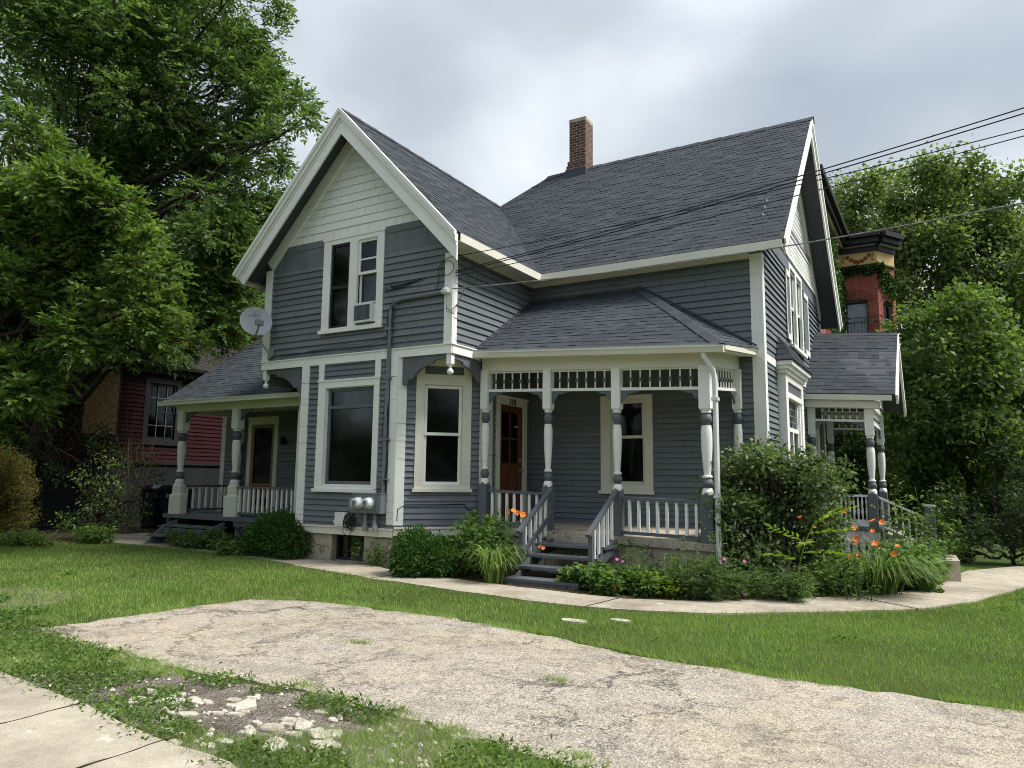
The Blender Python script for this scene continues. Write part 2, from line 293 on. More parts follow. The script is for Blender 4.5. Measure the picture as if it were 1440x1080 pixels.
# 2D convex clipping
def clip(poly, a, b, c):              # keep a*u+b*v+c >= 0
    out = []
    for i in range(len(poly)):
        p, q = poly[i], poly[(i+1) % len(poly)]; dp = a*p[0]+b*p[1]+c; dq = a*q[0]+b*q[1]+c
        if dp >= 0: out.append(p)
        if (dp > 0) != (dq > 0) and abs(dp-dq) > 1e-12:
            t = dp/(dp-dq)
            if 0 < t < 1: out.append((p[0]+(q[0]-p[0])*t, p[1]+(q[1]-p[1])*t))
    return out
def courses(mb, O, U, V, poly, h, proud, holes=(), v0=None, m=0, jit=0, lip=True, tabs=None):
    """lapped courses (clapboards or shingles) over a convex polygon given in (u, v) on the plane O + u U + v V"""
    O = np.array(O, float); U = np.array(U, float); V = np.array(V, float); Nn = np.cross(U, V); Nn /= np.linalg.norm(Nn)
    lo = min(p[1] for p in poly); hi = max(p[1] for p in poly); v = lo if v0 is None else v0; rr = random.Random(int(1000*(O.sum()+hi)))
    while v < hi-1e-6:
        hh = h*(1+rr.uniform(-jit, jit)); pr = proud*(1+rr.uniform(-.25, .25)); a, b = v, v+hh; v = b
        if b <= lo: continue
        cuts = sorted({max(a, lo), min(b, hi)} | {z for H in holes for z in (H[1], H[3]) if a < z < b})
        for z0, z1 in zip(cuts[:-1], cuts[1:]):
            if z1-z0 < 1e-5: continue
            band = clip(clip(poly, 0, 1, -z0), 0, -1, z1)
            if len(band) < 3: continue
            xs = sorted((H[0], H[2]) for H in holes if H[1] < (z0+z1)/2 < H[3])
            segs = []; cur = -1e9
            for x0, x1 in xs: segs.append((cur, x0)); cur = x1
            segs.append((cur, 1e9))
            if tabs:
                ua, ub = min(q[0] for q in band), max(q[0] for q in band); segs = []; cur = ua-rr.uniform(0, tabs[1])
                while cur < ub: w_ = rr.uniform(*tabs); segs.append((cur, cur+w_)); cur += w_
            if not tabs and lip and h < .2:             # butt joints
                ua, ub = min(q[0] for q in band), max(q[0] for q in band); sg = []
                for x0, x1 in segs:
                    cu, x1 = max(x0, ua), min(x1, ub)
                    while x1-cu > 2.6:
                        w_ = rr.uniform(1.2, min(4.2, x1-cu-.6)); sg.append((cu, cu+w_-.003)); cu += w_
                    sg.append((cu, x1))
                segs = sg
            for x0, x1 in segs:
                pc = clip(clip(band, 1, 0, -x0), -1, 0, x1)
                if len(pc) < 3: continue
                if tabs: pr = proud*rr.choice((.4, .6, .9, 1.1))
                off = (lambda q: pr*(.35+.65*(1-(q-a)/hh))) if tabs else (lambda q: pr*(1-(q-a)/hh))
                mb.poly([O+U*p[0]+V*p[1]+Nn*off(p[1]) for p in pc], [(p[0], p[1]-lo) for p in pc], m)
                if not tabs and lip:                   # the board's upper edge runs on behind the next board
                    tp = [p for p in pc if abs(p[1]-b) < 1e-6]
                    if len(tp) >= 2 and b < hi-.02:
                        u0 = min(p[0] for p in tp); u1 = max(p[0] for p in tp); mb.poly([O+U*u0+V*b, O+U*u1+V*b, O+U*u1+V*(b+.03)-Nn*.003, O+U*u0+V*(b+.03)-Nn*.003], [(u0, b-lo)]*4, m)
                if lip and tabs and abs(z0-a) < 1e-6:
                    bot = [p for p in pc if abs(p[1]-a) < 1e-6]
                    if len(bot) >= 2:
                        u0 = min(p[0] for p in bot); u1 = max(p[0] for p in bot)
                        q = [O+U*u0+V*a, O+U*u1+V*a, O+U*u1+V*a+Nn*pr, O+U*u0+V*a+Nn*pr]
                        mb.poly(q, [(u0, a-lo)]*4, m)

class Fr:                              # a wall frame: u along the wall, z up, n outward
    def __init__(s, O, U, Nn): s.O = np.array(O, float); s.U = np.array(U, float)/np.linalg.norm(U); s.N = np.array(Nn, float)/np.linalg.norm(Nn)
    def p(s, u, z, n=0): return s.O+s.U*u+Z*z+s.N*n
    def box(s, mb, u0, u1, z0, z1, n0, n1, m=0):
        mb.hexa([s.p(u0, z0, n1), s.p(u1, z0, n1), s.p(u1, z0, n0), s.p(u0, z0, n0), s.p(u0, z1, n1), s.p(u1, z1, n1), s.p(u1, z1, n0), s.p(u0, z1, n0)], m)
    def ring(s, mb, u0, u1, z0, z1, w, n0, n1, m=0, wb=None, wt=None):
        wb = w if wb is None else wb; wt = w if wt is None else wt
        s.box(mb, u0, u0+w, z0, z1, n0, n1, m); s.box(mb, u1-w, u1, z0, z1, n0, n1, m)
        s.box(mb, u0+w, u1-w, z0, z0+wb, n0, n1, m); s.box(mb, u0+w, u1-w, z1-wt, z1, n0, n1, m)
    def wall(s, poly, h, proud=.026, holes=(), mb=None, m=0, back=True):
        mb = mb or MB(); courses(mb, s.O, s.U, Z, poly, h, proud, holes, m=m, jit=.03); return mb

FRONT = Fr((0, 0, 0), (1, 0, 0), (0, -1, 0)); CANT = Fr((3.53, 0, 0), (1, 1, 0), (1, -1, 0)); CANTL = Fr((0, 1.15, 0), (1, -1, 0), (-1, -1, 0))
WSIDE = Fr((4.68, 0, 0), (0, 1, 0), (1, 0, 0)); MAIN = Fr((0, 2.85, 0), (1, 0, 0), (0, -1, 0)); GAB = Fr((9.27, 0, 0), (0, 1, 0), (1, 0, 0))

# ------------------------------------------------------------------ the house
house = thing('house', 'two storey grey clapboard house with white trim and turned porch posts', 'house', (4.7, 4, 0))
H = house
# --- walls
up_holes = [(1.79, 4.37, 2.28, 6.03), (2.48, 4.37, 2.97, 6.03)]
mb = FRONT.wall([(0.02, 3.83), (4.66, 3.83), (4.66, 5.67), (.02, 5.67)], .125, holes=up_holes); mb.build('upper_front_wall', 'siding', H)
mb = MB()                                                      # smooth band of upright boards
for a, b in ((0.02, 1.6), (3.12, 4.66)):
    mb = MB(); u = a
    while u < b:
        e = min(b, u+.06); FRONT.box(mb, u, e-.003, 5.67, 6.05, -.01, .006+.004*random.random()); u = e
    FRONT.box(mb, max(a, .3), min(b, 4.4), 6.05, 6.18, -.01, .02); mb.build('board_band', 'siding', H)
mb = MB(); courses(mb, (0, 0, 0), (1, 0, 0), Z, [(.3, 6.18), (4.38, 6.18), (2.34, 8.32)], .165, .014, holes=[]); 
# upright joints of the gable shingles
rj = random.Random(5); z = 6.18
while z < 8.1:
    w = (8.32-z)/1.047; u = 2.34-w+rj.uniform(.05, .2)
    while u < 2.34+w-.1:
        t = .0; mb.hexa([(u, -.0147, z+.003), (u+.004, -.0147, z+.003), (u+.004, -.005, z+.003), (u, -.005, z+.003), (u, -.0035, z+.145), (u+.004, -.0035, z+.145), (u+.004, .002, z+.145), (u, .002, z+.145)], 1); u += rj.uniform(.14, .3)
    z += .165
mb.build('gable_shingles', ['trim', 'rubble'], H)
mb = WSIDE.wall([(0.02, 3.68), (2.85, 3.68), (2.85, 5.62), (.02, 5.62)], .125); mb.build('wing_side_wall', 'siding', H)
mb = WSIDE.wall([(1.15, .6), (2.85, .6), (2.85, 3.68), (1.15, 3.68)], .105, holes=[(1.6, .72, 2.48, 2.95)]); mb.build('door_wall', 'siding', H)
mb = Fr((0, 2.85, 0), (0, -1, 0), (-1, 0, 0)).wall([(0, 3.4), (2.83, 3.4), (2.83, 5.62), (0, 5.62)], .125); mb.build('wing_back_wall', 'siding', H)
mb = FRONT.wall([(1.15, .62), (3.53, .62), (3.53, 3.68), (1.15, 3.68)], .105, holes=[(1.8, 1.4, 3.0, 3.22)])
mb = CANT.wall([(0, .62), (1.626, .62), (1.626, 3.68), (0, 3.68)], .105, holes=[(.48, 1.42, 1.18, 3.22)], mb=mb)
mb = CANTL.wall([(0, .62), (1.626, .62), (1.626, 3.68), (0, 3.68)], .105, mb=mb); mb.build('bay_wall', 'siding', H)
mb = MAIN.wall([(4.68, .6), (9.25, .6), (9.25, 3.68), (4.68, 3.68)], .105, holes=[(6.42, 1.46, 7.1, 3.05)])
mb = MAIN.wall([(4.68, 3.68), (9.25, 3.68), (9.25, 5.62), (4.68, 5.62)], .125, mb=mb); mb.build('main_front_wall', 'siding', H)
gw = [(5.62, 4.4, 6.2, 6.0), (6.38, 4.4, 6.96, 6.0)]; bayhole = [(4.2, 1.0, 5.7, 3.3)]
mb = GAB.wall([(2.87, .6), (10.0, .6), (10.0, 3.64), (2.87, 3.64)], .105, holes=[(4.1, .9, 5.75, 3.45), (7.9, .62, 8.8, 2.75)])
mb = GAB.wall([(2.87, 3.77), (10.0, 3.77), (10.0, 5.9), (2.87, 5.9)], .125, holes=gw, mb=mb); mb.build('gable_wall', 'siding', H)
def gpoly(z0, z1, ins=0):
    f = lambda z: (z-5.55)/.9875+2.43+.0+ins
    return [(max(2.87, f(z0)), z0), (min(10.0, 12.86-f(z0)), z0), (12.86-f(z1), z1), (f(z1), z1)]
mb = MB(); p = gpoly(5.9, 6.2)
mb.prism([GAB.p(u, z, .0) for u, z in [(2.9, 5.9), (9.95, 5.9), (9.75, 6.2), (3.1, 6.2)]], GAB.N*.02); mb.build('gable_flat_board', 'siding', H)
mb = MB()                                                      # rows of scalloped shingles
for r in range(5):
    z0 = 6.24+r*.1; a, b = gpoly(z0, z0+.1)[0][0]+.02, gpoly(z0, z0+.1)[1][0]-.02; u = a+(r % 2)*.07
    while u < b:
        pts = [GAB.p(u+.065-.065*math.cos(t), z0+.065-.065*math.sin(t), .03) for t in np.linspace(0, math.pi, 7)]+[GAB.p(u+.13, z0+.15, .012), GAB.p(u, z0+.15, .012)]
        mb.prism(pts, GAB.N*-.012); u += .14
GAB.box(mb, 3.3, 9.6, 6.19, 6.24, 0, .05); GAB.box(mb, 3.9, 9.0, 6.78, 6.82, 0, .045)
mb.build('gable_scallops', 'trim', H)
mb = MB(); GAB.box(mb, 4.0, 8.9, 6.82, 6.98, 0, .03); mb.build('gable_band', 'siding', H)
mb = MB(); courses(mb, (9.27, 0, 0), (0, 1, 0), Z, gpoly(6.98, 9.2), .12, .014); mb.build('gable_clapboards', 'trim', H)
mb = Fr((0, 10.0, 0), (0, -1, 0), (-1, 0, 0)).wall([(0, .6), (7.15, .6), (7.15, 5.62), (0, 5.62)], .125)
mb = Fr((9.27, 10.0, 0), (-1, 0, 0), (0, 1, 0)).wall([(0, .6), (9.27, .6), (9.27, 5.62), (0, 5.62)], .125, mb=mb); mb.build('rear_wall', 'siding', H)
# ell behind the left porch
mb = MAIN.wall([(-4.75, .55), (0, .55), (0, 3.5), (-4.75, 3.5)], .105, holes=[(-3.6, .62, -2.76, 2.86)])
mb = Fr((-4.75, 7.5, 0), (0, -1, 0), (-1, 0, 0)).wall([(0, .55), (4.65, .55), (4.65, 4.0), (3.3, 5.3), (0, 3.5)], .105, mb=mb); mb.build('ell_wall', 'siding', H)
# --- foundation
mb = MB()
mb.prism([(1.19, .05, -.3), (2.04, .05, -.3), (2.04, .05, .52), (1.19, .05, .52)], (0, .3, 0)); mb.prism([(2.82, .05, -.3), (3.5, .05, -.3), (3.5, .05, .56), (2.82, .05, .56)], (0, .3, 0))
mb.prism([(3.5, .05, -.3), (4.65, 1.2, -.3), (4.65, 1.2, .56), (3.5, .05, .56)], (-.25, .25, 0))
mb.prism([(1.19, .05, -.3), (.04, 1.2, -.3), (.04, 1.2, .56), (1.19, .05, .56)], (.25, .25, 0))
mb.box((4.4, 1.2, -.3), (4.65, 2.9, .58)); mb.box((9.0, 2.9, -.3), (9.22, 9.95, .58)); mb.box((0.05, 9.7, -.3), (9.2, 9.95, .58)); mb.box((.05, 1.2, -.3), (.3, 9.9, .58))
mb.box((-4.7, 2.9, -.3), (0, 3.1, .55)); mb.box((-4.7, 3.1, -.3), (-4.5, 7.4, .55)); mb.box((2.04, .3, -.3), (2.82, .35, .0))
mb.build('foundation', 'foundation', H)
mb = MB(); mb.box((2.04, .06, -.02), (2.82, .33, .035)); mb.build('basement_sill', 'foundation', H)
bw = MB(); F2 = FRONT
F2.ring(bw, 2.05, 2.81, .035, .5, .05, -.24, -.17); F2.box(bw, 2.3, 2.33, .08, .45, -.23, -.18); F2.box(bw, 2.62, 2.65, .08, .45, -.23, -.18)
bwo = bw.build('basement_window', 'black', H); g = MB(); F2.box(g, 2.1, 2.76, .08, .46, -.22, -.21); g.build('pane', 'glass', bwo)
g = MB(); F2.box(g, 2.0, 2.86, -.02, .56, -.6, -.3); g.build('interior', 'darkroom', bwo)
# --- white trim
def part(name, m, fn, parent=H, warp=None, **k):
    mb = MB(); fn(mb); return mb.build(name, m, parent, warp=warp, **k)
def belt(mb):
    mb.box((-.02, -.03, 3.68), (4.70, .0, 3.83)); mb.box((4.68, 0, 3.68), (4.71, .85, 3.83)); mb.box((-.03, .0, 3.68), (0, 2.8, 3.83)); mb.box((-.05, -.05, 3.83), (4.73, .0, 3.85)); mb.box((4.68, 0, 3.83), (4.73, .85, 3.85))
part('belt_trim', 'trim', belt)
part('overhang_soffit', 'cream', lambda mb: mb.prism([(.0, .02, 3.675), (4.68, .02, 3.675), (4.68, 1.2, 3.675), (0, 1.2, 3.675)], (0, 0, .015)))
for a, b, z0, z1 in ((0, .17, 3.85, 5.75), (4.53, 4.68, 3.85, 5.46)):
    part('corner_board', 'trim', lambda mb: (FRONT.box(mb, a-(.02 if a == 0 else 0), b+(.022 if a > 1 else 0), z0, z1, 0, .032)))
part('corner_board', 'trim', lambda mb: WSIDE.box(mb, 0, .11, 3.85, 5.5, 0, .028))
part('corner_board', 'trim', lambda mb: FRONT.box(mb, 1.15, 1.35, .68, 3.68, 0, .03))
part('corner_board', 'trim', lambda mb: (FRONT.box(mb, 3.38, 3.545, .72, 3.68, 0, .03), CANT.box(mb, .0, .16, .72, 3.68, 0, .03)))
part('corner_board', 'cream', lambda mb: (CANT.box(mb, 1.5, 1.63, .72, 3.68, 0, .03), WSIDE.box(mb, 1.15, 1.33, .72, 3.68, 0, .03)))
part('corner_board', 'trim', lambda mb: (MAIN.box(mb, 9.09, 9.3, .6, 5.55, 0, .03), GAB.box(mb, 2.85, 3.0, .6, 5.55, 0, .03)))
part('corner_board', 'trim', lambda mb: GAB.box(mb, 9.86, 10.02, .6, 5.6, 0, .03))
part('corner_board', 'cream', lambda mb: MAIN.box(mb, -4.78, -4.62, .55, 3.3, 0, .03))
def table(mb):
    FRONT.box(mb, 1.17, 3.53, .51, .63, 0, .04); FRONT.box(mb, 1.15, 3.54, .63, .66, 0, .06)
    CANT.box(mb, 0.0, 1.62, .54, .66, 0, .04); CANT.box(mb, .0, 1.63, .66, .69, 0, .06)
part('water_table', 'cream', table)
part('gable_belt', 'trim', lambda mb: GAB.box(mb, 3.0, 9.86, 3.64, 3.77, 0, .03))
for a, b in ((1.6, 1.74), (3.01, 3.14)): part('bay_panel_trim', 'trim', lambda mb: FRONT.box(mb, a, b, 3.375, 3.68, 0, .028))
# --- windows
def window(name, fr, u0, u1, z0, z1, tr, glass_rect, split=None, sashm='trim', trimm='trim', head=None, sill=.05, curtain=None, depth=.06, gm='glass', rails=.05, parent=H, extra=None, room=.8, nb=.0):
    mb = MB(); a, b, c, d = glass_rect
    fr.box(mb, u0, a, z0, z1, nb-.02, nb+.035); fr.box(mb, b, u1, z0, z1, nb-.02, nb+.035)
    fr.box(mb, a, b, d, z1, nb-.02, nb+.035); fr.box(mb, a, b, z0, c, nb-.02, nb+.035)
    fr.box(mb, u0-.03, u1+.03, z0-.03, z0+.03, nb+.0352, nb+.075)
    if head: fr.box(mb, u0-.02, u1+.02, z1-.0, z1+head, nb-.02, nb+.05)
    for q in ((a, a+.012, c, d), (b-.012, b, c, d)): fr.box(mb, *q, nb-depth-.05, nb-.021)
    fr.box(mb, a+.012, b-.012, d-.012, d, nb-depth-.05, nb-.021); fr.box(mb, a+.012, b-.012, c, c+.012, nb-depth-.05, nb-.021)
    w = mb.build(name, trimm, parent); s = MB(); a2, b2, c2, d2 = a+.012, b-.012, c+.012, d-.012
    if split:
        fr.ring(s, a2, b2, split-.02, d2, rails, nb-depth+.005, nb-depth+.035); fr.ring(s, a2, b2, c2, split+.02, rails, nb-depth-.032, nb-depth+.002, wt=.045)
    else: fr.ring(s, a2, b2, c2, d2, rails, nb-depth-.02, nb-depth+.025)
    if extra: extra(s)
    s.build('sash', sashm, w)
    g = MB(); fr.box(g, a2+rails*.6, b2-rails*.6, c2+rails*.6, d2-rails*.6, nb-depth-.012, nb-depth-.006); g.build('pane', gm, w)
    if curtain:
        for ca, cb, cz0, cz1, cm in curtain:
            k = MB(); n = 14; pts = []
            for i in range(n+1):
                u = ca+(cb-ca)*i/n; pts.append((u, -.16+nb-depth+.03*math.sin(i*1.9)))
            for (p, q) in zip(pts[:-1], pts[1:]): k.poly([fr.p(p[0], cz0, p[1]), fr.p(q[0], cz0, q[1]), fr.p(q[0], cz1, q[1]), fr.p(p[0], cz1, p[1])])
            k.build('curtain', cm, w)
    r = MB(); q = [(a-.3, c-.3), (b+.3, c-.3), (b+.3, d+.3), (a-.3, d+.3)]; f0, f1 = nb-depth-.06, nb-room
    for i in range(4):
        (x0, y0), (x1, y1) = q[i], q[(i+1) % 4]; r.poly([fr.p(x0, y0, f0), fr.p(x1, y1, f0), fr.p(x1, y1, f1), fr.p(x0, y0, f1)])
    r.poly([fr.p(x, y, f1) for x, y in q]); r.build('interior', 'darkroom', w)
    return w
# upper double window: one casing, two sashes
mb = MB(); f = FRONT
f.box(mb, 1.6, 1.79, 4.32, 6.12, -.02, .035); f.box(mb, 2.97, 3.13, 4.32, 6.12, -.02, .035); f.box(mb, 2.28, 2.48, 4.32, 6.12, -.02, .035)
f.box(mb, 1.79, 2.28, 6.03, 6.12, -.02, .035); f.box(mb, 2.48, 2.97, 6.03, 6.12, -.02, .035); f.box(mb, 1.57, 3.16, 6.12, 6.17, -.02, .05)
f.box(mb, 1.57, 3.16, 4.27, 4.34, .0352, .085); f.box(mb, 1.79, 2.28, 4.32, 4.37, -.02, .035); f.box(mb, 2.48, 2.97, 4.32, 4.37, -.02, .035)
uw = mb.build('upper_double_window', 'trim', H, label='white cased double window with one dark sash and one white sash')
s = MB(); f.ring(s, 1.79, 2.28, 4.37, 6.03, .045, -.03, .012); f.box(s, 1.83, 2.24, 5.14, 5.2, -.028, .014); s.build('storm_sash', 'black', uw)
s = MB(); f.ring(s, 2.48, 2.97, 5.35, 6.03, .05, -.05, .0); f.ring(s, 2.48, 2.97, 4.74, 5.4, .05, -.085, -.052); f.box(s, 2.53, 2.92, 5.14+.49, 5.16+.5, -.045, -.01); s.build('sash', 'trim', uw)
g = MB(); f.box(g, 1.83, 2.24, 4.41, 5.99, -.02, -.014); f.box(g, 2.52, 2.93, 5.39, 5.99, -.03, -.024); f.box(g, 2.52, 2.93, 4.78, 5.37, -.07, -.064); g.build('pane', 'glass', uw)
k = MB()
for (x0, x1, zt, zb, sl) in ((2.66, 2.92, 5.75, 4.78, .1), (2.02, 2.2, 5.8, 4.5, .02)):
    for i in range(8):
        a = x0+(x1-x0)*i/8; b = x0+(x1-x0)*(i+1)/8; k.poly([(a-sl*1.5+.0, .16+.03*math.sin(i*2), zb), (b-sl, .16+.03*math.sin(i*2+2), zb), (b, .16+.03*math.sin(i*2+2), zt), (a, .16+.03*math.sin(i*2), zt)], m=0 if x0 > 2.4 else 1)
k.build('curtain', ['curtain', 'greycurtain'], uw)
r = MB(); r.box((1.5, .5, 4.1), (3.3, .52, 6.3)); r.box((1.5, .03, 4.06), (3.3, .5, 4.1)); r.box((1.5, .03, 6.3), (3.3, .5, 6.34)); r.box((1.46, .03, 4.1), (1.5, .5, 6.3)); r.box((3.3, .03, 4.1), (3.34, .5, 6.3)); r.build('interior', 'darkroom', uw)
# picture window of the bay with a transom bar
def tr(s): FRONT.box(s, 1.86, 2.95, 2.82, 2.88, -.09, -.03)
window('picture_window', FRONT, 1.61, 3.13, 1.3, 3.34, .13, (1.8, 3.0, 1.4, 3.22), None, 'greytrim', 'trim', depth=.07, rails=.06, extra=tr, head=.03)
window('bay_side_window', CANT, .33, 1.34, 1.33, 3.38, .14, (.48, 1.18, 1.42, 3.22), 2.33, 'trim', 'cream', depth=.05, curtain=None)
part('bay_side_panel', 'cream', lambda mb: (CANT.box(mb, .33, .48, 3.38, 3.67, 0, .034), CANT.box(mb, 1.19, 1.34, 3.38, 3.67, 0, .034), CANT.box(mb, .48, 1.19, 3.56, 3.67, 0, .03), CANT.box(mb, .48, 1.19, 3.38, 3.41, 0, .03)))
part('bay_side_inset', 'greytrim', lambda mb: CANT.box(mb, .48, 1.19, 3.41, 3.56, 0, .018))
window('porch_window', MAIN, 6.22, 7.26, 1.32, 3.14, .18, (6.42, 7.1, 1.46, 3.05), 2.35, 'cream', 'cream', depth=.05, curtain=[(6.95, 7.08, 1.5, 3.0, 'greycurtain')])
w = MB(); GAB.box(w, 5.5, 5.62, 4.34, 6.1, -.02, .04); GAB.box(w, 6.2, 6.38, 4.34, 6.1, -.02, .04); GAB.box(w, 6.96, 7.1, 4.34, 6.1, -.02, .04)
for a, b in ((5.62, 6.2), (6.38, 6.96)): GAB.box(w, a, b, 6.0, 6.1, -.02, .04); GAB.box(w, a, b, 4.34, 4.4, -.02, .04)
GAB.box(w, 5.45, 7.15, 4.28, 4.35, .0402, .1); gwo = w.build('gable_double_window', 'trim', H)
s = MB()
for a, b in ((5.62, 6.2), (6.38, 6.96)): GAB.ring(s, a, b, 5.18, 6.0, .05, -.05, -.01); GAB.ring(s, a, b, 4.4, 5.23, .05, -.085, -.052)
s.build('sash', 'trim', gwo); g = MB(); GAB.box(g, 5.66, 6.16, 4.44, 5.96, -.06, -.051); GAB.box(g, 6.42, 6.92, 4.44, 5.96, -.06, -.051); g.build('pane', 'glass', gwo)
r = MB(); GAB.box(r, 5.4, 7.2, 4.2, 6.2, -.5, -.45); r.build('interior', 'darkroom', gwo)
for a, b in ((5.1, 5.44), (7.28, 7.8)):
    sh = MB(); GAB.box(sh, a, b, 4.42, 5.9, .0, .035); so = sh.build('shutter', 'siding', H)
    sh = MB(); GAB.box(sh, a-.02, b+.02, 4.4, 4.52, .0352, .06); GAB.box(sh, a-.02, b+.02, 5.72, 5.84, .0352, .06); GAB.box(sh, a-.03, a+.02 if a < 6 else a+.04, 4.52, 5.72, .0352, .05) if a < 6 else GAB.box(sh, b-.08, b+.02, 4.52, 5.72, .0352, .055); sh.build('batten', 'trim', so)
# --- shallow bay window on the gable side
def sbay(mb):
    f = GAB
    f.box(mb, 3.97, 4.2, .9, 3.55, 0, .16); f.box(mb, 5.68, 5.9, .9, 3.55, 0, .16); f.box(mb, 4.2, 5.68, 3.42, 3.55, 0, .16); f.box(mb, 4.2, 5.68, 3.12, 3.22, 0, .158); f.box(mb, 4.2, 5.68, .9, 1.15, 0, .16)
    f.box(mb, 3.92, 5.95, 3.55, 3.62, 0, .2); f.box(mb, 3.88, 6.0, 3.62, 3.69, 0, .25); f.box(mb, 3.84, 6.04, 3.69, 3.77, 0, .3)
    f.box(mb, 4.2, 4.3, 1.15, 3.12, 0, .13); f.box(mb, 5.58, 5.68, 1.15, 3.12, 0, .13)
sb = part('gable_bay_window', 'trim', sbay)
part('bay_frieze_panel', 'greytrim', lambda mb: GAB.box(mb, 4.2, 5.68, 3.22, 3.42, 0, .13), sb)
part('sash', 'trim', lambda mb: (GAB.box(mb, 4.3, 5.58, 2.5, 2.58, .03, .1), GAB.box(mb, 4.9, 4.98, 1.15, 2.5, .03, .1), GAB.box(mb, 4.3, 4.36, 1.15, 3.12, .03, .09), GAB.box(mb, 5.52, 5.58, 1.15, 3.12, .03, .09)), sb)
part('pane', 'glass', lambda mb: GAB.box(mb, 4.36, 5.52, 1.15, 3.1, .05, .056), sb)
part('interior', 'darkroom', lambda mb: GAB.box(mb, 4.0, 5.8, .8, 3.5, -.5, -.45), sb)
def leadlight(mb):
    for i in range(9): GAB.box(mb, 4.4+i*.13, 4.415+i*.13, 2.6, 3.1, .057, .063)
    for z in (2.7, 2.82, 2.95): GAB.box(mb, 4.36, 5.52, z, z+.012, .0631, .066)
part('leaded_glass_bars', 'galv', leadlight, sb)
# --- roofs
def roof(name, parts, course=.14, matn='shingle', parent=H, warp=None, under='soffit', thick=.09):
    """parts: list of planar convex polygons in 3D, first edge along the eave"""
    mb = MB(); ub = MB()
    for pts in parts:
        p = [np.array(q, float) for q in pts]; U = p[1]-p[0]; U /= np.linalg.norm(U); nn = np.cross(U, p[2]-p[1]); nn /= np.linalg.norm(nn)
        V = np.cross(nn, U); uv = [((q-p[0])@U, (q-p[0])@V) for q in p]
        courses(mb, p[0], U, V, uv, course, .012, jit=0, tabs=(.09, .3))
        ub.prism([q-nn*.004-nn*.0 for q in p], -nn*thick)
    o = mb.build(name, matn, parent, warp=warp); ub.build('roof_deck', under, o, warp=warp); return o
E0, ZE, ZW, ZR = 2.43, 5.62, 8.51, 9.57
roof('wing_roof', [[(5.1, -.48, ZE), (5.1, 2.43, ZE), (2.34, 5.36, ZW), (2.34, -.48, ZW)], [(-.42, 2.43, ZE), (-.42, -.48, ZE), (2.34, -.48, ZW), (2.34, 5.36, ZW)]])
mroof = roof('main_roof', [[(5.1, 2.43, ZE), (9.75, 2.43, ZE), (9.75, 6.43, ZR), (3.21, 6.43, ZR), (2.34, 5.365, 8.515)],
                   [(-.42, 10.43, ZE), (-.42, 2.43, ZE), (2.34, 5.365, 8.46), (3.21, 6.43, ZR)], [(9.75, 10.43, ZE), (-.42, 10.43, ZE), (3.21, 6.43, ZR), (9.75, 6.43, ZR)]])
for a, b, w in (((3.15, 6.43, ZR+.015), (9.78, 6.43, ZR+.015), .13), ((2.34, -.5, ZW+.015), (2.34, 5.4, ZW+.015), .13)):
    if 1:
        mb = MB()
        a = np.array(a); b = np.array(b); d = (b-a)/np.linalg.norm(b-a); sd = np.cross(d, Z)
        n = int(np.linalg.norm(b-a)/.25)
        for i in range(n):
            p = a+(b-a)*i/n; q = a+(b-a)*(i+1.08)/n; lift = Z*.006*(i % 2)
            for s_ in (1, -1): mb.poly([p+lift, q+lift+Z*.01, q+lift+sd*s_*w-Z*w*.93, p+lift+sd*s_*w-Z*(w*.98)])
        mb.build('ridge_cap', 'shingle', mroof)
# eaves: fascia, soffit, frieze
for q0, q1 in (((5.08, 2.40, 5.47), (9.72, 2.425, 5.61)), ((5.105, -.42, 5.47), (5.13, 2.40, 5.61)), ((-.45, -.42, 5.47), (-.425, 2.4, 5.61))): part('eave_fascia', 'cream', lambda mb: mb.box(q0, q1))
def soff(mb):
    mb.hexa([(4.9, 2.43, 5.48), (9.72, 2.43, 5.48), (9.72, 2.84, 5.585), (4.69, 2.84, 5.585), (4.9, 2.43, 5.5), (9.72, 2.43, 5.5), (9.72, 2.84, 5.6), (4.69, 2.84, 5.6)])
    mb.hexa([(4.69, -.4, 5.585), (5.1, -.4, 5.48), (5.1, 2.44, 5.48), (4.69, 2.84, 5.585), (4.69, -.4, 5.6), (5.1, -.4, 5.5), (5.1, 2.44, 5.5), (4.69, 2.84, 5.6)])
part('eave_soffit', 'cream', soff)
part('eave_frieze', 'cream', lambda mb: (mb.box((4.69, 2.81, 5.47), (9.08, 2.835, 5.583)), mb.box((4.69, .11, 5.47), (4.715, 2.8, 5.583))))
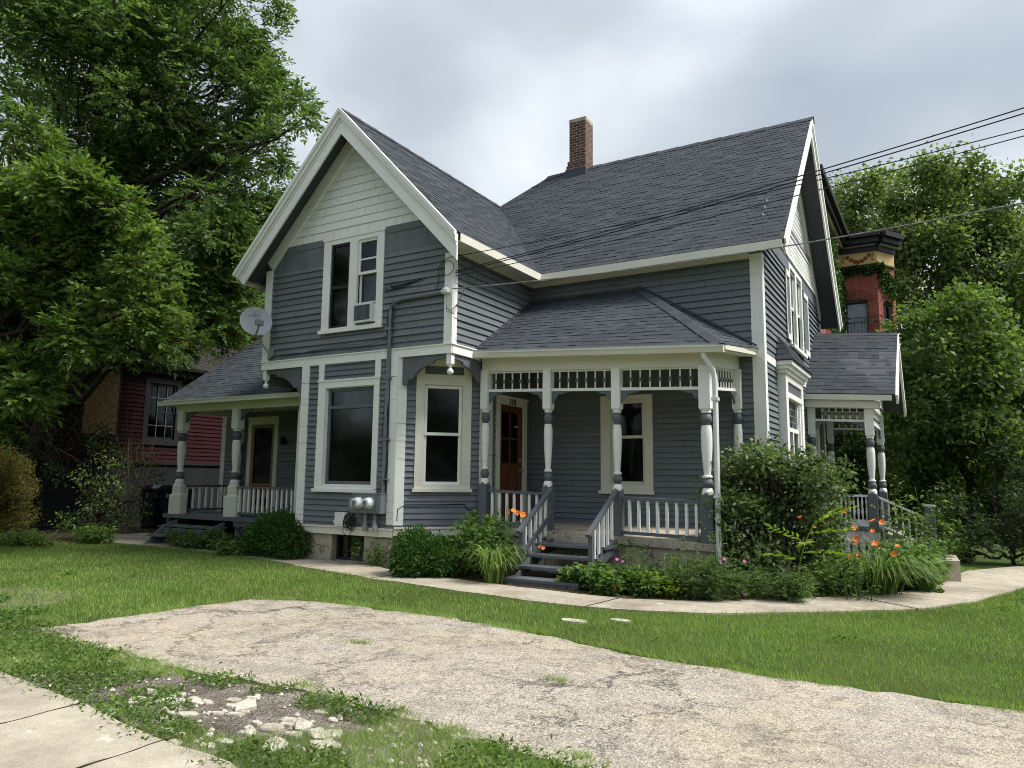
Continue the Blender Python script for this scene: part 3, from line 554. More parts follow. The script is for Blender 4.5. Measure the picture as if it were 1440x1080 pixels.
# barge boards: front gable
def barge(mb, fr, u0, z0, uap, zap, side, n0, n1, off0, off1, cut='perp', ulim=None):
    d = np.array([uap-u0, zap-z0]); ln = np.linalg.norm(d); d /= ln; nrm = np.array([d[1], -d[0]]) if d[0] > 0 else np.array([-d[1], d[0]])
    a = np.array([u0, z0]); b = np.array([uap, zap])
    def top(off): return b-np.array([0, off/abs(d[0])])
    pts = [a+nrm*off0, a+nrm*off1, top(off1), top(off0)]
    if ulim is not None: pts[0] = a+nrm*off0; t = (ulim-(a+nrm*off1)[0])/d[0]; pts[1] = a+nrm*off1+d*t; t0 = (ulim-(a+nrm*off0)[0])/d[0]; pts[0] = a+nrm*off0+d*t0
    mb.prism([fr.p(q[0], q[1], n0) for q in pts], fr.N*(n1-n0))
for sx, u0, lim in ((1, -.42, None), (-1, 5.10, 5.08)):
    mb = MB(); barge(mb, FRONT, u0, ZE, 2.34, ZW, sx, .44, .475, .02, .34, ulim=lim); bo = mb.build('barge_board', 'trim', H)
    mb = MB(); barge(mb, FRONT, u0, ZE, 2.34, ZW, sx, .4752, .56, .0, .055, ulim=lim); barge(mb, FRONT, u0, ZE, 2.34, ZW, sx, .4752, .525, .055, .125, ulim=lim); barge(mb, FRONT, u0, ZE, 2.34, ZW, sx, .4752, .495, .14, .17, ulim=lim); mb.build('crown_moulding', 'trim', bo)
    mb = MB(); barge(mb, FRONT, u0+.35*sx, ZE+.37, 2.34, ZW, sx, .0, .04, .1, .34); mb.build('rake_trim', 'trim', H)
for sx, u0 in ((1, 2.43), (-1, 10.43)):
    mb = MB(); barge(mb, GAB, u0, ZE, 6.43, ZR, sx, .44, .475, .02, .3); bo = mb.build('barge_board', 'trim', H)
    mb = MB(); barge(mb, GAB, u0, ZE, 6.43, ZR, sx, .4752, .51, .0, .1); barge(mb, GAB, u0, ZE, 6.43, ZR, sx, .4752, .49, .1, .14); mb.build('crown_moulding', 'trim', bo)
    mb = MB(); barge(mb, GAB, u0+.3*sx, ZE+.3, 6.43, ZR, sx, .0, .04, .1, .34); mb.build('rake_trim', 'trim', H)
# --- brackets and pendants of the overhang
def bracket(mb, fr, u0, u1, z, n0, n1, flip=False, drop=.5):
    w = u1-u0; f = (lambda t: u1-t*w) if flip else (lambda t: u0+t*w)      # t=0 at the wall foot, 1 at the pendant
    low = [(0, -drop), (.1, -drop), (.13, -drop*.82), (.22, -drop*.8), (.3, -drop*.62), (.42, -drop*.45), (.56, -drop*.34), (.68, -drop*.3), (.7, -drop*.2), (.85, -drop*.17), (1, -drop*.15)]
    for (t0, a), (t1, b) in zip(low[:-1], low[1:]): mb.prism([fr.p(f(t0), z, n0), fr.p(f(t0), z+a, n0), fr.p(f(t1), z+b, n0), fr.p(f(t1), z, n0)], fr.N*(n1-n0))
part('overhang_bracket', 'greytrim', lambda mb: bracket(mb, FRONT, 3.62, 4.6, 3.68, -.06, -.01))
part('overhang_bracket', 'greytrim', lambda mb: bracket(mb, WSIDE, .06, 1.1, 3.68, -.06, -.01, True))
part('overhang_bracket', 'greytrim', lambda mb: bracket(mb, FRONT, .08, 1.12, 3.68, -.06, -.01, True))
for x in (.05, 4.63):
    def pend(mb):
        mb.box((x-.05, .0, 3.5), (x+.05, .1, 3.68)); mb.prism([(x-.05, .0, 3.5), (x+.05, 0, 3.5), (x+.05, .1, 3.5), (x-.05, .1, 3.5)], (0, 0, -.001))
        mb.lathe((x, .05, 3.0), [(.07, .5), (.05, .47), (.02, .44), (.024, .42), (.048, .4), (.06, .365), (.048, .33), (.02, .312), (.0, .308)][::-1], 14)
    part('drop_pendant', 'trim', pend, smooth='auto')
# --- chimney
def chim(mb):
    def bb(x0, x1, y0, y1, z0, z1):
        for a, b in (((x0, y0), (x1, y0)), ((x1, y0), (x1, y1)), ((x1, y1), (x0, y1)), ((x0, y1), (x0, y0))):
            l = abs(a[0]-b[0])+abs(a[1]-b[1]); mb.poly([(*a, z0), (*b, z0), (*b, z1), (*a, z1)], [(0, z0), (l, z0), (l, z1), (0, z1)])
        mb.poly([(x0, y0, z1), (x1, y0, z1), (x1, y1, z1), (x0, y1, z1)])
        mb.poly([(x0, y0, z0), (x1, y0, z0), (x1, y1, z0), (x0, y1, z0)])
    bb(3.9, 4.36, 6.2, 6.66, 9.72, 10.86); bb(3.86, 4.37, 6.17, 6.68, 9.3, 9.72); bb(3.83, 4.375, 6.16, 6.69, 9.3, 9.6)
ch = part('chimney', 'chimneybrick', chim)
part('flashing', 'soffit', lambda mb: (mb.box((3.81, 6.14, 9.2), (4.39, 6.72, 9.5))), ch)
part('chimney_cap', 'foundation', lambda mb: mb.box((3.895, 6.195, 10.78), (4.365, 6.665, 10.88)), ch)

# --- front door (on the wing's side wall)
def door_main():
    f = WSIDE; mb = MB()
    f.box(mb, 1.46, 1.6, .72, 3.08, 0, .035); f.box(mb, 2.48, 2.62, .72, 3.08, 0, .035); f.box(mb, 1.6, 2.48, 2.95, 3.08, 0, .035); f.box(mb, 1.44, 2.64, 3.08, 3.12, 0, .055); f.box(mb, 1.6, 2.48, .66, .74, -.1, .03)
    d = mb.build('front_door', 'cream', H)
    lf = MB(); f.ring(lf, 1.6, 2.48, .74, 2.95, .13, -.06, -.015, wb=.2); f.box(lf, 1.73, 2.35, 1.62, 1.84, -.06, -.015); f.box(lf, 2.0, 2.08, .94, 1.62, -.06, -.015); f.box(lf, 1.73, 2.35, .94, 1.62, -.05, -.035)
    f.box(lf, 2.025, 2.055, 1.84, 2.82, -.05, -.012); f.box(lf, 1.73, 2.35, 2.3, 2.33, -.049, -.013)
    lf.build('door_leaf', 'doorwood', d)
    g = MB(); f.box(g, 1.73, 2.35, 1.84, 2.82, -.042, -.036); g.build('pane', 'glass', d)
    h = MB(); h.lathe(f.p(2.42, 1.72, -.015), [(.03, 0), (.03, .01), (.012, .012), (.012, .04), (.03, .05), (.034, .07), (.02, .085), (0, .088)], 12, ax=f.N); h.lathe(f.p(2.42, 1.9, -.015), [(.028, 0), (.028, .02), (0, .024)], 12, ax=f.N); h.build('handle', 'stainless', d, smooth='auto')
    r = MB(); f.box(r, 1.5, 2.6, .7, 3.0, -.55, -.5); r.build('interior', 'darkroom', d)
    c = bpy.data.curves.new('house_number', 'FONT'); c.body = '318'; c.size = .17; c.extrude = .004; c.align_x = 'CENTER'; c.materials.append(M['black'])
    o = bpy.data.objects.new('house_number', c); link_obj(o, f.p(2.02, 2.96, .046), d); o.rotation_euler = (R(90), 0, R(90)); solid(o)
door_main()
part('mail_slot', 'stainless', lambda mb: WSIDE.box(mb, 2.2, 2.34, 2.54, 2.57, -.015, -.005))

# --- turned posts
def turned(base, top, gray_base=True, w=.15, parent=H, warp=None, half=False, kind='porch_post', plinth=.74, box=.69, basecol='greytrim'):
    x, y, z0 = base; L_ = top-z0; zb = top-box; b0 = z0+plinth
    mb = MB(); mb.box((x-w/2, y-w/2, zb), (x+w/2, y+w/2, top))
    mb.hexa([(x-w*.36, y-w*.36, zb-.035), (x+w*.36, y-w*.36, zb-.035), (x+w*.36, y+w*.36, zb-.035), (x-w*.36, y+w*.36, zb-.035), (x-w/2, y-w/2, zb), (x+w/2, y-w/2, zb), (x+w/2, y+w/2, zb), (x-w/2, y+w/2, zb)])
    c = (x, y, 0); q = w/.15
    sh = [(.062*q, b0+.255), (.066*q, b0+.262), (.068*q, b0+.285), (.05*q, b0+.3)]
    h0, h1 = b0+.3, zb-.27
    for t in np.linspace(0, 1, 9): sh.append(((.044+.03*math.sin(min(1, t*1.18)*math.pi*.56)-.012*(t > .93))*q, h0+(h1-h0)*t))
    mb.lathe(c, sh, 18); mb.lathe(c, [(.05*q, zb-.075), (.066*q, zb-.07), (.07*q, zb-.05), (.055*q, zb-.036)], 18)
    mb.lathe(c, [(.078*q, b0-.005), (.078*q, b0+.05), (.07*q, b0+.06), (.062*q, b0+.09), (.05*q, b0+.1)], 18)
    o = mb.build(kind, 'trim', parent, smooth='auto', warp=warp)
    for zc in (zb-.165, b0+.175):
        k = MB(); hh = .095 if zc > b0+.5 else .08; k.lathe(c, [(.045*q, zc-hh), (.056*q, zc-hh*.8), (.073*q, zc-hh*.35), (.078*q, zc), (.073*q, zc+hh*.35), (.056*q, zc+hh*.8), (.045*q, zc+hh)], 18); k.build('ball', 'greytrim', o, smooth='auto', warp=warp)
    k = MB(); e = w*.53; k.box((x-e, y-e, z0), (x+e, y+e, b0-.04))
    for sx, sy in ((0, -1), (1, 0), (0, 1), (-1, 0)):
        if sx == 0: pts = [(x-e, y+sy*e, b0-.04), (x+e, y+sy*e, b0-.04), (x+.0, y+sy*e, b0+.035)]; ex = (0, -sy*.02, 0)
        else: pts = [(x+sx*e, y-e, b0-.04), (x+sx*e, y+e, b0-.04), (x+sx*e, y, b0+.035)]; ex = (-sx*.02, 0, 0)
        k.prism(pts, ex)
    if basecol: k.build('post_base', basecol, o, warp=warp)
    return o
# --- main porch
PY = 1.02
def sag(v):
    v = v.copy(); u = np.clip((v[:, 0]-4.68)/4.1, 0, 1.15); w = np.clip((2.85-v[:, 1])/1.83, 0, 1.25); v[:, 2] -= u*w*(.09+.085*np.clip((v[:, 2]-.7)/2.8, 0, 1.2)); return v
PX = [4.75, 6.03, 7.30, 8.76]
for i, x in enumerate(PX): turned((x, PY, .72), 3.50, warp=sag, w=.15 if i < 3 else .175)
turned((8.82, 2.78, .72), 3.50, warp=sag)
part('porch_floor', 'foundation', lambda mb: (mb.box((4.69, .93, .60), (8.9, 2.84, .72)), mb.box((7.4, .98, -.2), (8.82, 1.2, .6)), mb.box((8.6, 1.2, -.2), (8.82, 2.9, .6)), mb.box((4.72, .98, -.2), (6.0, 1.2, .6)), mb.box((6.0, 1.0, -.2), (7.4, 1.2, .6))), warp=sag)
part('porch_beam', 'cream', lambda mb: (mb.box((4.70, .95, 3.48), (8.86, 1.09, 3.73)), mb.box((8.72, 1.09, 3.48), (8.86, 2.84, 3.73))), warp=sag)
part('porch_ceiling', 'cream', lambda mb: (mb.box((4.7, .72, 3.71), (9.1, 2.84, 3.74))), warp=sag)
def gut(mb):
    mb.hexa([(4.70, .66, 3.69), (9.14, .66, 3.69), (9.14, .77, 3.69), (4.70, .77, 3.69), (4.70, .63, 3.785), (9.14, .63, 3.785), (9.14, .77, 3.785), (4.70, .77, 3.785)]); mb.box((4.70, .622, 3.775), (9.15, .636, 3.80))
    mb.box((9.1, .78, 3.70), (9.125, 2.84, 3.80)); mb.box((9.125, .72, 3.73), (9.16, 2.84, 3.80))
part('porch_gutter', 'cream', gut, warp=sag)
def gutgrey(mb): mb.box((4.7, .64, 3.801), (9.05, .78, 3.825))
part('gutter_guard', 'galv', gutgrey, warp=sag)
roof('porch_roof', [[(4.68, .68, 3.80), (9.14, .68, 3.80), (7.04, 2.85, 5.17), (4.68, 2.85, 5.17)], [(9.14, .68, 3.80), (9.2, 2.85, 3.84), (7.04, 2.85, 5.17)]], warp=sag, under='cream', thick=.05)
def hipcap(mb):
    a = np.array([9.14, .68, 3.83]); b = np.array([7.04, 2.85, 5.2])
    for i in range(14):
        p = a+(b-a)*i/14; q = a+(b-a)*(i+1.06)/14; l = Z*.006*(i % 2)
        mb.poly([p+l, q+l+Z*.008, q+l+np.array([-.16, -.03, -.02]), p+l+np.array([-.16, -.03, -.03])]); mb.poly([p+l, q+l+Z*.008, q+l+np.array([.03, .16, -.02]), p+l+np.array([.03, .16, -.03])])
part('hip_cap', 'shingle', hipcap, warp=sag)
part('roof_flashing', 'soffit', lambda mb: (mb.bar((9.17, 2.83, 3.9), (7.04, 2.83, 5.23), .03, .03), mb.bar((7.04, 2.83, 5.21), (4.7, 2.83, 5.21), .03, .03), mb.bar((4.70, .7, 3.85), (4.70, 2.8, 5.2), .02, .03)), warp=sag)
# spindle friezes with scalloped corner brackets
def frieze(fr, u0, u1, z0, zt, n, warp=None, parent=H, corner=True, first=None):
    rl = MB(); fr.box(rl, u0, u1, z0, z0+.05, -.03, .03); fr.box(rl, u0, u1, zt-.03, zt, -.025, .025); o = rl.build('spindle_frieze', 'trim', parent, warp=warp)
    a, b = first if first else (u0+(u1-u0)/(n+1), u1-(u1-u0)/(n+1))
    for i in range(n):
        u = a+(b-a)*i/max(1, n-1); c = fr.p(u, 0, 0); zm = z0+.05+(zt-.03-z0-.05)*.47
        k = MB(); k.lathe(c, [(.013, z0+.05), (.013, zt-.03)], 8); so = k.build('spindle', ['trim'], o, smooth='auto', warp=warp)
        k = MB(); k.lathe(c, [(.014, zm-.034), (.03, zm-.022), (.036, zm), (.03, zm+.022), (.014, zm+.034)], 10); k.build('bead', 'greytrim', o, smooth='auto', warp=warp)
    if corner:
        w = min(.34, (u1-u0)*.42); pr = [(0, -.22), (.04, -.2), (.08, -.16), (.13, -.15), (.2, -.14), (.28, -.1), (.36, -.06), (.46, -.045), (.5, -.06), (.56, -.05), (.68, -.035), (.85, -.02), (1, -.004)]
        for s_, e in ((u0, 1), (u1, -1)):
            k = MB()
            for (t0, q0), (t1, q1) in zip(pr[:-1], pr[1:]): k.prism([fr.p(s_+e*t0*w, z0, -.015), fr.p(s_+e*t0*w, z0+q0, -.015), fr.p(s_+e*t1*w, z0+q1, -.015), fr.p(s_+e*t1*w, z0, -.015)], fr.N*.03)
            k.build('frieze_bracket', 'greytrim', o, warp=warp)
    return o
PF = Fr((0, PY, 0), (1, 0, 0), (0, -1, 0)); PS = Fr((8.79, 0, 0), (0, 1, 0), (1, 0, 0))
frieze(PF, 4.825, 5.955, 3.11, 3.48, 6, sag, first=(4.96, 5.82)); frieze(PF, 6.105, 7.225, 3.11, 3.48, 6, sag, first=(6.25, 7.08)); frieze(PF, 7.375, 8.672, 3.11, 3.48, 7, sag, first=(7.54, 8.53)); frieze(PS, 1.11, 2.70, 3.11, 3.48, 8, sag)
def railing(fr, u0, u1, zb, zt, n, warp=None, parent=H, first=None, top='greytrim', bal='trim', bw=.042, slope=0, low=None, name='porch_railing', lathed=False):
    rl = MB(); f = lambda u: slope*(u-u0)
    rl.hexa([fr.p(u0, zt-.045, .04), fr.p(u1, zt-.045+f(u1), .04), fr.p(u1, zt-.045+f(u1), -.04), fr.p(u0, zt-.045, -.04), fr.p(u0, zt, .04), fr.p(u1, zt+f(u1), .04), fr.p(u1, zt+f(u1), -.04), fr.p(u0, zt, -.04)])
    if zb is not None: rl.hexa([fr.p(u0, zb, .03), fr.p(u1, zb+f(u1), .03), fr.p(u1, zb+f(u1), -.03), fr.p(u0, zb, -.03), fr.p(u0, zb+.05, .03), fr.p(u1, zb+.05+f(u1), .03), fr.p(u1, zb+.05+f(u1), -.03), fr.p(u0, zb+.05, -.03)])
    o = rl.build(name, top, parent, warp=warp); a, b = first if first else (u0+(u1-u0)*.5/n, u1-(u1-u0)*.5/n)
    for i in range(n):
        u = a+(b-a)*i/max(1, n-1); k = MB()
        z0, z1 = (low if low is not None else zb+.05)+f(u), zt-.045+f(u)
        if lathed: k.lathe(fr.p(u, 0, 0), [(.012, z0), (.016, z0+.1), (.026, z0+.2), (.014, z0+.32), (.022, z1-.12), (.013, z1)], 8)
        else: fr.box(k, u-bw/2, u+bw/2, z0, z1, -bw/2, bw/2)
        k.build('baluster', bal, o, warp=warp)
    return o
railing(PF, 4.83, 5.95, .77, 1.36, 7, sag, first=(4.92, 5.82)); railing(PF, 7.38, 8.67, .755, 1.36, 8, sag, first=(7.5, 8.58)); railing(PS, 1.12, 2.7, .755, 1.36, 10, sag)
# steps
st = part('porch_steps', 'greytrim', lambda mb: mb.box((6.16, -.585, -.03), (7.36, -.56, .06)))
for x in (6.2, 7.28): part('stringer', 'greytrim', lambda mb: mb.prism([(x, .95, .40), (x, .95, .62), (x, .35, .50), (x, -.6, -.02), (x, -.42, -.02), (x, .6, .34)], (.04, 0, 0)), st)
for yf, z, d in ((.36, .53, .5), (.06, .385, .27), (-.24, .24, .27), (-.6, .1, .3)):
    k = MB(); k.box((6.14, yf, z-.04), (7.36, yf+d, z)); k.build('tread', 'greytrim', st)
part('stoop', 'foundation', lambda mb: (mb.box((6.12, .86, -.1), (7.3, .99, .56)), mb.box((6.12, .82, .56), (7.3, .94, .68))), warp=sag)
def steprail(x, xs):
    rl = MB(); rl.bar((x, .96, 1.38), (x, -.14, .73), .075, .045); rl.box((x-.035, -.06, .0), (x+.035, .02, .74))
    if xs < 0: rl.bar((x+.04, .92, .98), (x+.04, -.04, .42), .03, .08)
    o = rl.build('step_railing', 'greytrim', H)
    for i in range(5):
        y = .08+i*.17; k = MB(); zt = .73+(y+.14)/1.1*.65-.02; k.box((x-.02, y-.02, zt-.62), (x+.02, y+.02, zt)); k.build('baluster', 'trim', o)
steprail(6.12, -1); steprail(7.30, 1)
# downspout
def dsp(mb):
    mb.tube([(8.82, .72, 3.55), (8.82, .72, 3.44), (8.93, .84, 3.22), (8.95, .86, 3.1), (8.95, .86, .25), (8.96, .8, .16)], .042, 8); mb.box((8.9, .81, 2.75), (9.0, .91, 2.8)); mb.box((8.9, .81, 1.3), (9.0, .91, 1.34))
part('downspout', 'white', dsp, smooth='auto')
# --- left porch
LF = Fr((0, 1.05, 0), (1, 0, 0), (0, -1, 0))
def lpost(x, kind):
    o = turned((x, 1.05, 1.36-.62), 3.06, plinth=.62, box=.44, w=.2, basecol=None, kind='porch_post')
    k = MB(); k.lathe((x, 1.05, 0), [(.21, .64), (.21, 1.08), (.15, 1.11), (.15, 1.3), (.1, 1.36)], 8, rot=R(22.5)); k.build('post_pedestal', 'cream', o)
lpost(-3.93, 0); lpost(-1.97, 0)
turned((-3.95, 2.74, .72), 3.1, w=.15, plinth=.62)
part('side_porch_deck', 'greytrim', lambda mb: (mb.box((-4.15, .82, .55), (.35, 2.84, .64)), mb.box((-4.1, .9, -.1), (-4.02, 2.8, .55)), mb.box((-1.7, .86, .44), (.2, .9, .55))))
part('side_porch_beam', 'cream', lambda mb: (mb.box((-4.1, .97, 3.05), (.2, 1.13, 3.19)), mb.box((-4.03, 1.13, 3.05), (-3.87, 2.84, 3.19)), mb.box((-4.2, .72, 3.19), (.4, 2.84, 3.215))))
part('side_porch_gutter', 'cream', lambda mb: (mb.box((-4.38, .62, 3.19), (.46, .72, 3.28)), mb.box((-4.38, .61, 3.265), (.47, .63, 3.29))))
railing(LF, -1.83, .1, .69, 1.31, 13); railing(Fr((-3.97, 0, 0), (0, 1, 0), (-1, 0, 0)), 1.2, 2.66, .69, 1.31, 8)
for x, e in ((-3.93, 1), (-1.97, 1), (-1.97, -1)):
    part('porch_bracket', 'greytrim', lambda mb: bracket(mb, LF, x+.1 if e > 0 else x-.5, x+.5 if e > 0 else x-.1, 3.05, -.02, .02, e < 0, .25))
ls = part('side_steps', 'greytrim', lambda mb: mb.box((-3.6, .45, 0), (-1.9, .48, .36)))
for x in (-3.6, -1.95): part('stringer', 'greytrim', lambda mb: mb.prism([(x, .8, .0), (x, .8, .52), (x, .45, .4), (x, .0, .0)], (.05, 0, 0)), ls)
for yf, z in ((.5, .42), (.15, .22)):
    k = MB(); k.box((-3.7, yf, z-.04), (-1.85, yf+.33, z)); k.build('tread', 'greytrim', ls)
def lattice(mb):
    for i in range(12):
        x = -1.75+i*.15
        mb.bar((x, .9, .0), (x+.42, .9, .5), .012, .03, up=np.array([0, 1., 0])); mb.bar((x+.42, .905, .0), (x, .905, .5), .012, .03, up=np.array([0, 1., 0]))
part('lattice', 'greytrim', lattice)
roof('ell_roof', [[(-4.32, .68, 3.28), (0, .68, 3.28), (0, 4.2, 5.57), (-5.0, 4.2, 5.57)], [(0, 7.6, 3.3), (-5.0, 7.6, 3.3), (-5.0, 4.2, 5.57), (0, 4.2, 5.57)], [(0, .68, 3.28), (.46, .68, 3.28), (0, 1.15, 3.586)]], under='cream', thick=.06)
# screen door
f = MAIN; mb = MB(); f.box(mb, -3.74, -3.6, .64, 3.0, 0, .035); f.box(mb, -2.76, -2.62, .64, 3.0, 0, .035); f.box(mb, -3.6, -2.76, 2.86, 3.0, 0, .035); f.box(mb, -3.76, -2.6, 3.0, 3.06, 0, .05)
sd = mb.build('screen_door', 'cream', H)
def sdl(mb):
    f.ring(mb, -3.6, -2.76, .66, 2.86, .09, -.02, .02, wb=.14); f.box(mb, -3.51, -2.85, 1.28, 1.36, -.02, .02); f.box(mb, -3.51, -2.85, 1.0, 1.06, -.02, .02)
    for i in range(6): f.box(mb, -3.43+i*.105, -3.4+i*.105, 1.06, 1.28, -.01, .01)
part('door_leaf', 'oak', sdl, sd); part('pane', 'screen', lambda mb: f.box(mb, -3.51, -2.85, .8, 2.77, -.015, -.01), sd)
def inner(mb):
    f.ring(mb, -3.6, -2.76, .62, 2.86, .12, -.14, -.1); 
    for u in (-3.3, -3.06): f.box(mb, u, u+.02, 1.5, 2.75, -.13, -.105)
    for z in (1.9, 2.3): f.box(mb, -3.48, -2.88, z, z+.02, -.131, -.104)
part('inner_door', 'greytrim', inner, sd); part('interior', 'darkroom', lambda mb: f.box(mb, -3.7, -2.6, .5, 3, -.6, -.5), sd)
def sconce(mb):
    mb.lathe(f.p(-2.35, 2.4, .02), [(.05, 0), (.05, .02), (.01, .03), (.01, .1), (0, .1)], 10, ax=f.N); mb.lathe(f.p(-2.35, 2.32, .12), [(.03, 0), (.06, .03), (.07, .16), (.02, .22), (0, .24)], 8)
part('wall_lantern', 'black', sconce, smooth='auto')
part('downspout', 'cream', lambda mb: mb.tube([(.35, .7, 3.2), (.35, .72, 3.1), (.62, .48, 2.95), (.66, .42, 2.8), (.66, .42, .2)], .035, 8), smooth='auto')
# --- side porch with gabled roof
def ssag(v):
    v = v.copy(); v[:, 2] -= np.clip((v[:, 0]-9.27)/1.8, 0, 1.2)*.12*np.clip((v[:, 2]-.6)/3, .0, 1.2); return v
SX = 10.53
roof('side_porch_roof', [[(9.27, 7.0, 3.50), (11.06, 7.0, 3.50), (11.1, 8.87, 5.17), (9.27, 8.87, 5.17)], [(11.06, 10.74, 3.50), (9.27, 10.74, 3.50), (9.27, 8.87, 5.17), (11.1, 8.87, 5.17)]], warp=ssag)
part('side_porch_fascia', 'cream', lambda mb: (mb.box((9.28, 6.96, 3.36), (11.0, 6.99, 3.48)), mb.box((9.28, 7.05, 3.2), (10.75, 7.35, 3.36))), warp=ssag)
SG = Fr((10.62, 0, 0), (0, 1, 0), (1, 0, 0))
for sx, u0 in ((1, 7.0), (-1, 10.74)):
    mb = MB(); barge(mb, SG, u0, 3.5, 8.87, 5.17, sx, .45, .5, .02, .26); mb.build('barge_board', 'trim', H, warp=ssag)
mb = MB(); courses(mb, (10.62, 0, 0), (0, 1, 0), Z, [(7.3, 3.4), (10.44, 3.4), (8.87, 4.9)], .1, .012); mb.build('porch_gable', 'trim', H, warp=ssag)
for y in (7.25, 10.3): turned((SX, y, .62), 3.3, w=.17, warp=ssag, plinth=.72)
turned((9.38, 7.25, .62), 3.3, w=.15, warp=ssag, plinth=.72); turned((9.38, 10.3, .62), 3.3, w=.15, warp=ssag, plinth=.72)
SF = Fr((0, 7.25, 0), (1, 0, 0), (0, -1, 0)); SE = Fr((SX, 0, 0), (0, 1, 0), (1, 0, 0)); SB = Fr((0, 10.3, 0), (1, 0, 0), (0, -1, 0))
part('side_porch_beam', 'cream', lambda mb: (mb.box((9.28, 7.18, 3.24), (10.61, 7.32, 3.38)), mb.box((10.46, 7.32, 3.24), (10.6, 10.37, 3.38)), mb.box((9.28, 10.23, 3.24), (10.45, 10.37, 3.38))), warp=ssag)
frieze(SF, 9.46, 10.44, 2.9, 3.24, 6, ssag); frieze(SB, 9.46, 10.44, 2.9, 3.24, 6, ssag); frieze(SE, 7.34, 10.2, 2.9, 3.24, 12, ssag)
part('side_porch_floor', 'greytrim', lambda mb: (mb.box((9.28, 7.1, .54), (10.68, 10.45, .62))))
part('side_porch_skirt', 'white', lambda mb: (mb.box((9.28, 7.14, .3), (10.64, 7.18, .54)), mb.box((9.28, 7.15, -.1), (9.36, 7.18, .3)), [mb.box((9.5+i*.15, 7.15, -.1), (9.6+i*.15, 7.17, .3)) for i in range(8)]))
railing(SF, 9.46, 10.44, .68, 1.29, 12, top='white', bal='white', lathed=True, name='side_railing')
sp_ = part('side_steps', 'white', lambda mb: mb.box((10.9, 7.3, 0), (10.93, 8.85, .3)))
for y in (7.25, 8.85): part('stringer', 'white', lambda mb: mb.prism([(10.68, y, 0), (10.68, y, .55), (11.5, y, .12), (11.5, y, 0)], (0, .05, 0)), sp_)
for x, z in ((10.72, .47), (10.98, .32), (11.24, .17)):
    k = MB(); k.box((x, 7.2, z-.04), (x+.3, 8.95, z)); k.build('tread', 'foundation', sp_)
railing(SF, 10.64, 11.48, .62, 1.26, 7, top='white', bal='white', lathed=True, slope=-.48, name='stair_railing')
for y, zt in ((7.25, 1.08), (8.9, 1.02)):
    k = MB(); k.box((11.48, y-.08, -.05), (11.64, y+.08, zt)); no = k.build('stair_newel', 'greytrim', H)
    k = MB(); k.box((11.46, y-.1, zt), (11.66, y+.1, zt+.03)); k.build('newel_cap', 'white', no)
f = GAB; sdoor = part('side_door', 'trim', lambda mb: (f.box(mb, 7.78, 7.9, .62, 2.87, 0, .035), f.box(mb, 8.8, 8.92, .62, 2.87, 0, .035), f.box(mb, 7.9, 8.8, 2.75, 2.87, 0, .035), f.ring(mb, 7.9, 8.8, .64, 2.75, .12, -.05, -.01)))
part('pane', 'glass', lambda mb: f.box(mb, 8.0, 8.7, .75, 2.65, -.035, -.03), sdoor); part('interior', 'darkroom', lambda mb: f.box(mb, 7.7, 9.0, .5, 3, -.55, -.5), sdoor)
roof('bay_roof', [[(9.6, 3.8, 3.775), (9.6, 6.08, 3.775), (9.29, 5.7, 4.28), (9.29, 4.15, 4.28)], [(9.29, 3.8, 3.775), (9.6, 3.8, 3.775), (9.29, 4.15, 4.28)], [(9.6, 6.08, 3.775), (9.29, 6.08, 3.775), (9.29, 5.7, 4.28)]], thick=.02)
#@@PART2
# ------------------------------------------------------------------ things fixed to the house
dc = on('y', 360, 452, -.42); dn = np.array([.85, -.5, .16]); dn /= np.linalg.norm(dn)
D0 = thing('satellite_dish', 'pale grey satellite dish on an arm at the upper front corner of the house', 'satellite dish', dc)
ds = np.cross(dn, Z); ds /= np.linalg.norm(ds); dup_ = np.cross(ds, dn)
mb = MB(); rs = np.linspace(0, .305, 7); n = 32; vs = []
for off in (0, -.012):
    for r in rs[1:]: vs += [dc+ds*r*math.cos(t)*1.02-(-dup_)*r*math.sin(t)*.98+dn*(off+.5*r*r-.03) for t in np.linspace(0, 2*math.pi, n, endpoint=False)]
k = len(rs)-1; fs = []
for s_ in (0, 1):
    b0 = s_*k*n
    for i in range(k-1):
        for j in range(n): fs.append((b0+i*n+j, b0+i*n+(j+1) % n, b0+(i+1)*n+(j+1) % n, b0+(i+1)*n+j))
    fs.append(tuple(b0+j for j in range(n)))
for j in range(n): fs.append(((k-1)*n+j, (k-1)*n+(j+1) % n, (2*k-1)*n+(j+1) % n, (2*k-1)*n+j))
mb.mesh(vs, fs); mb.build('reflector', 'dish', D0, smooth='auto')
c = bpy.data.curves.new('lettering', 'FONT'); c.body = 'dish'; c.size = .17; c.extrude = .001; c.align_x = 'CENTER'; c.materials.append(M['metergrey'])
o = bpy.data.objects.new('lettering', c); pos = dc+dup_*.1+ds*.05-dn*.015; link_obj(o, pos, D0)
o.matrix_local = Matrix([[-ds[0], dup_[0], dn[0], (pos-dc)[0]], [-ds[1], dup_[1], dn[1], (pos-dc)[1]], [-ds[2], dup_[2], dn[2], (pos-dc)[2]], [0, 0, 0, 1]]); solid(o)
foot = np.array([.24, -.04, 3.98])
def sw(mb):
    a = [dc+dup_*(.17+.07*math.sin(t))-ds*(-.06+.2*t/2.6)+dn*-.006 for t in np.linspace(0, 2.6, 10)]; mb.tube(a, .004, 5)
    mb.tube([dc+dup_*y-ds*x-dn*.02 for x, y in ((-.01, .05), (.1, .07), (.1, .0), (-.005, -.015), (-.01, .05))], .003, 5)
part('logo_mark', 'metergrey', sw, D0)
low = dc-dup_*.31+dn*.0
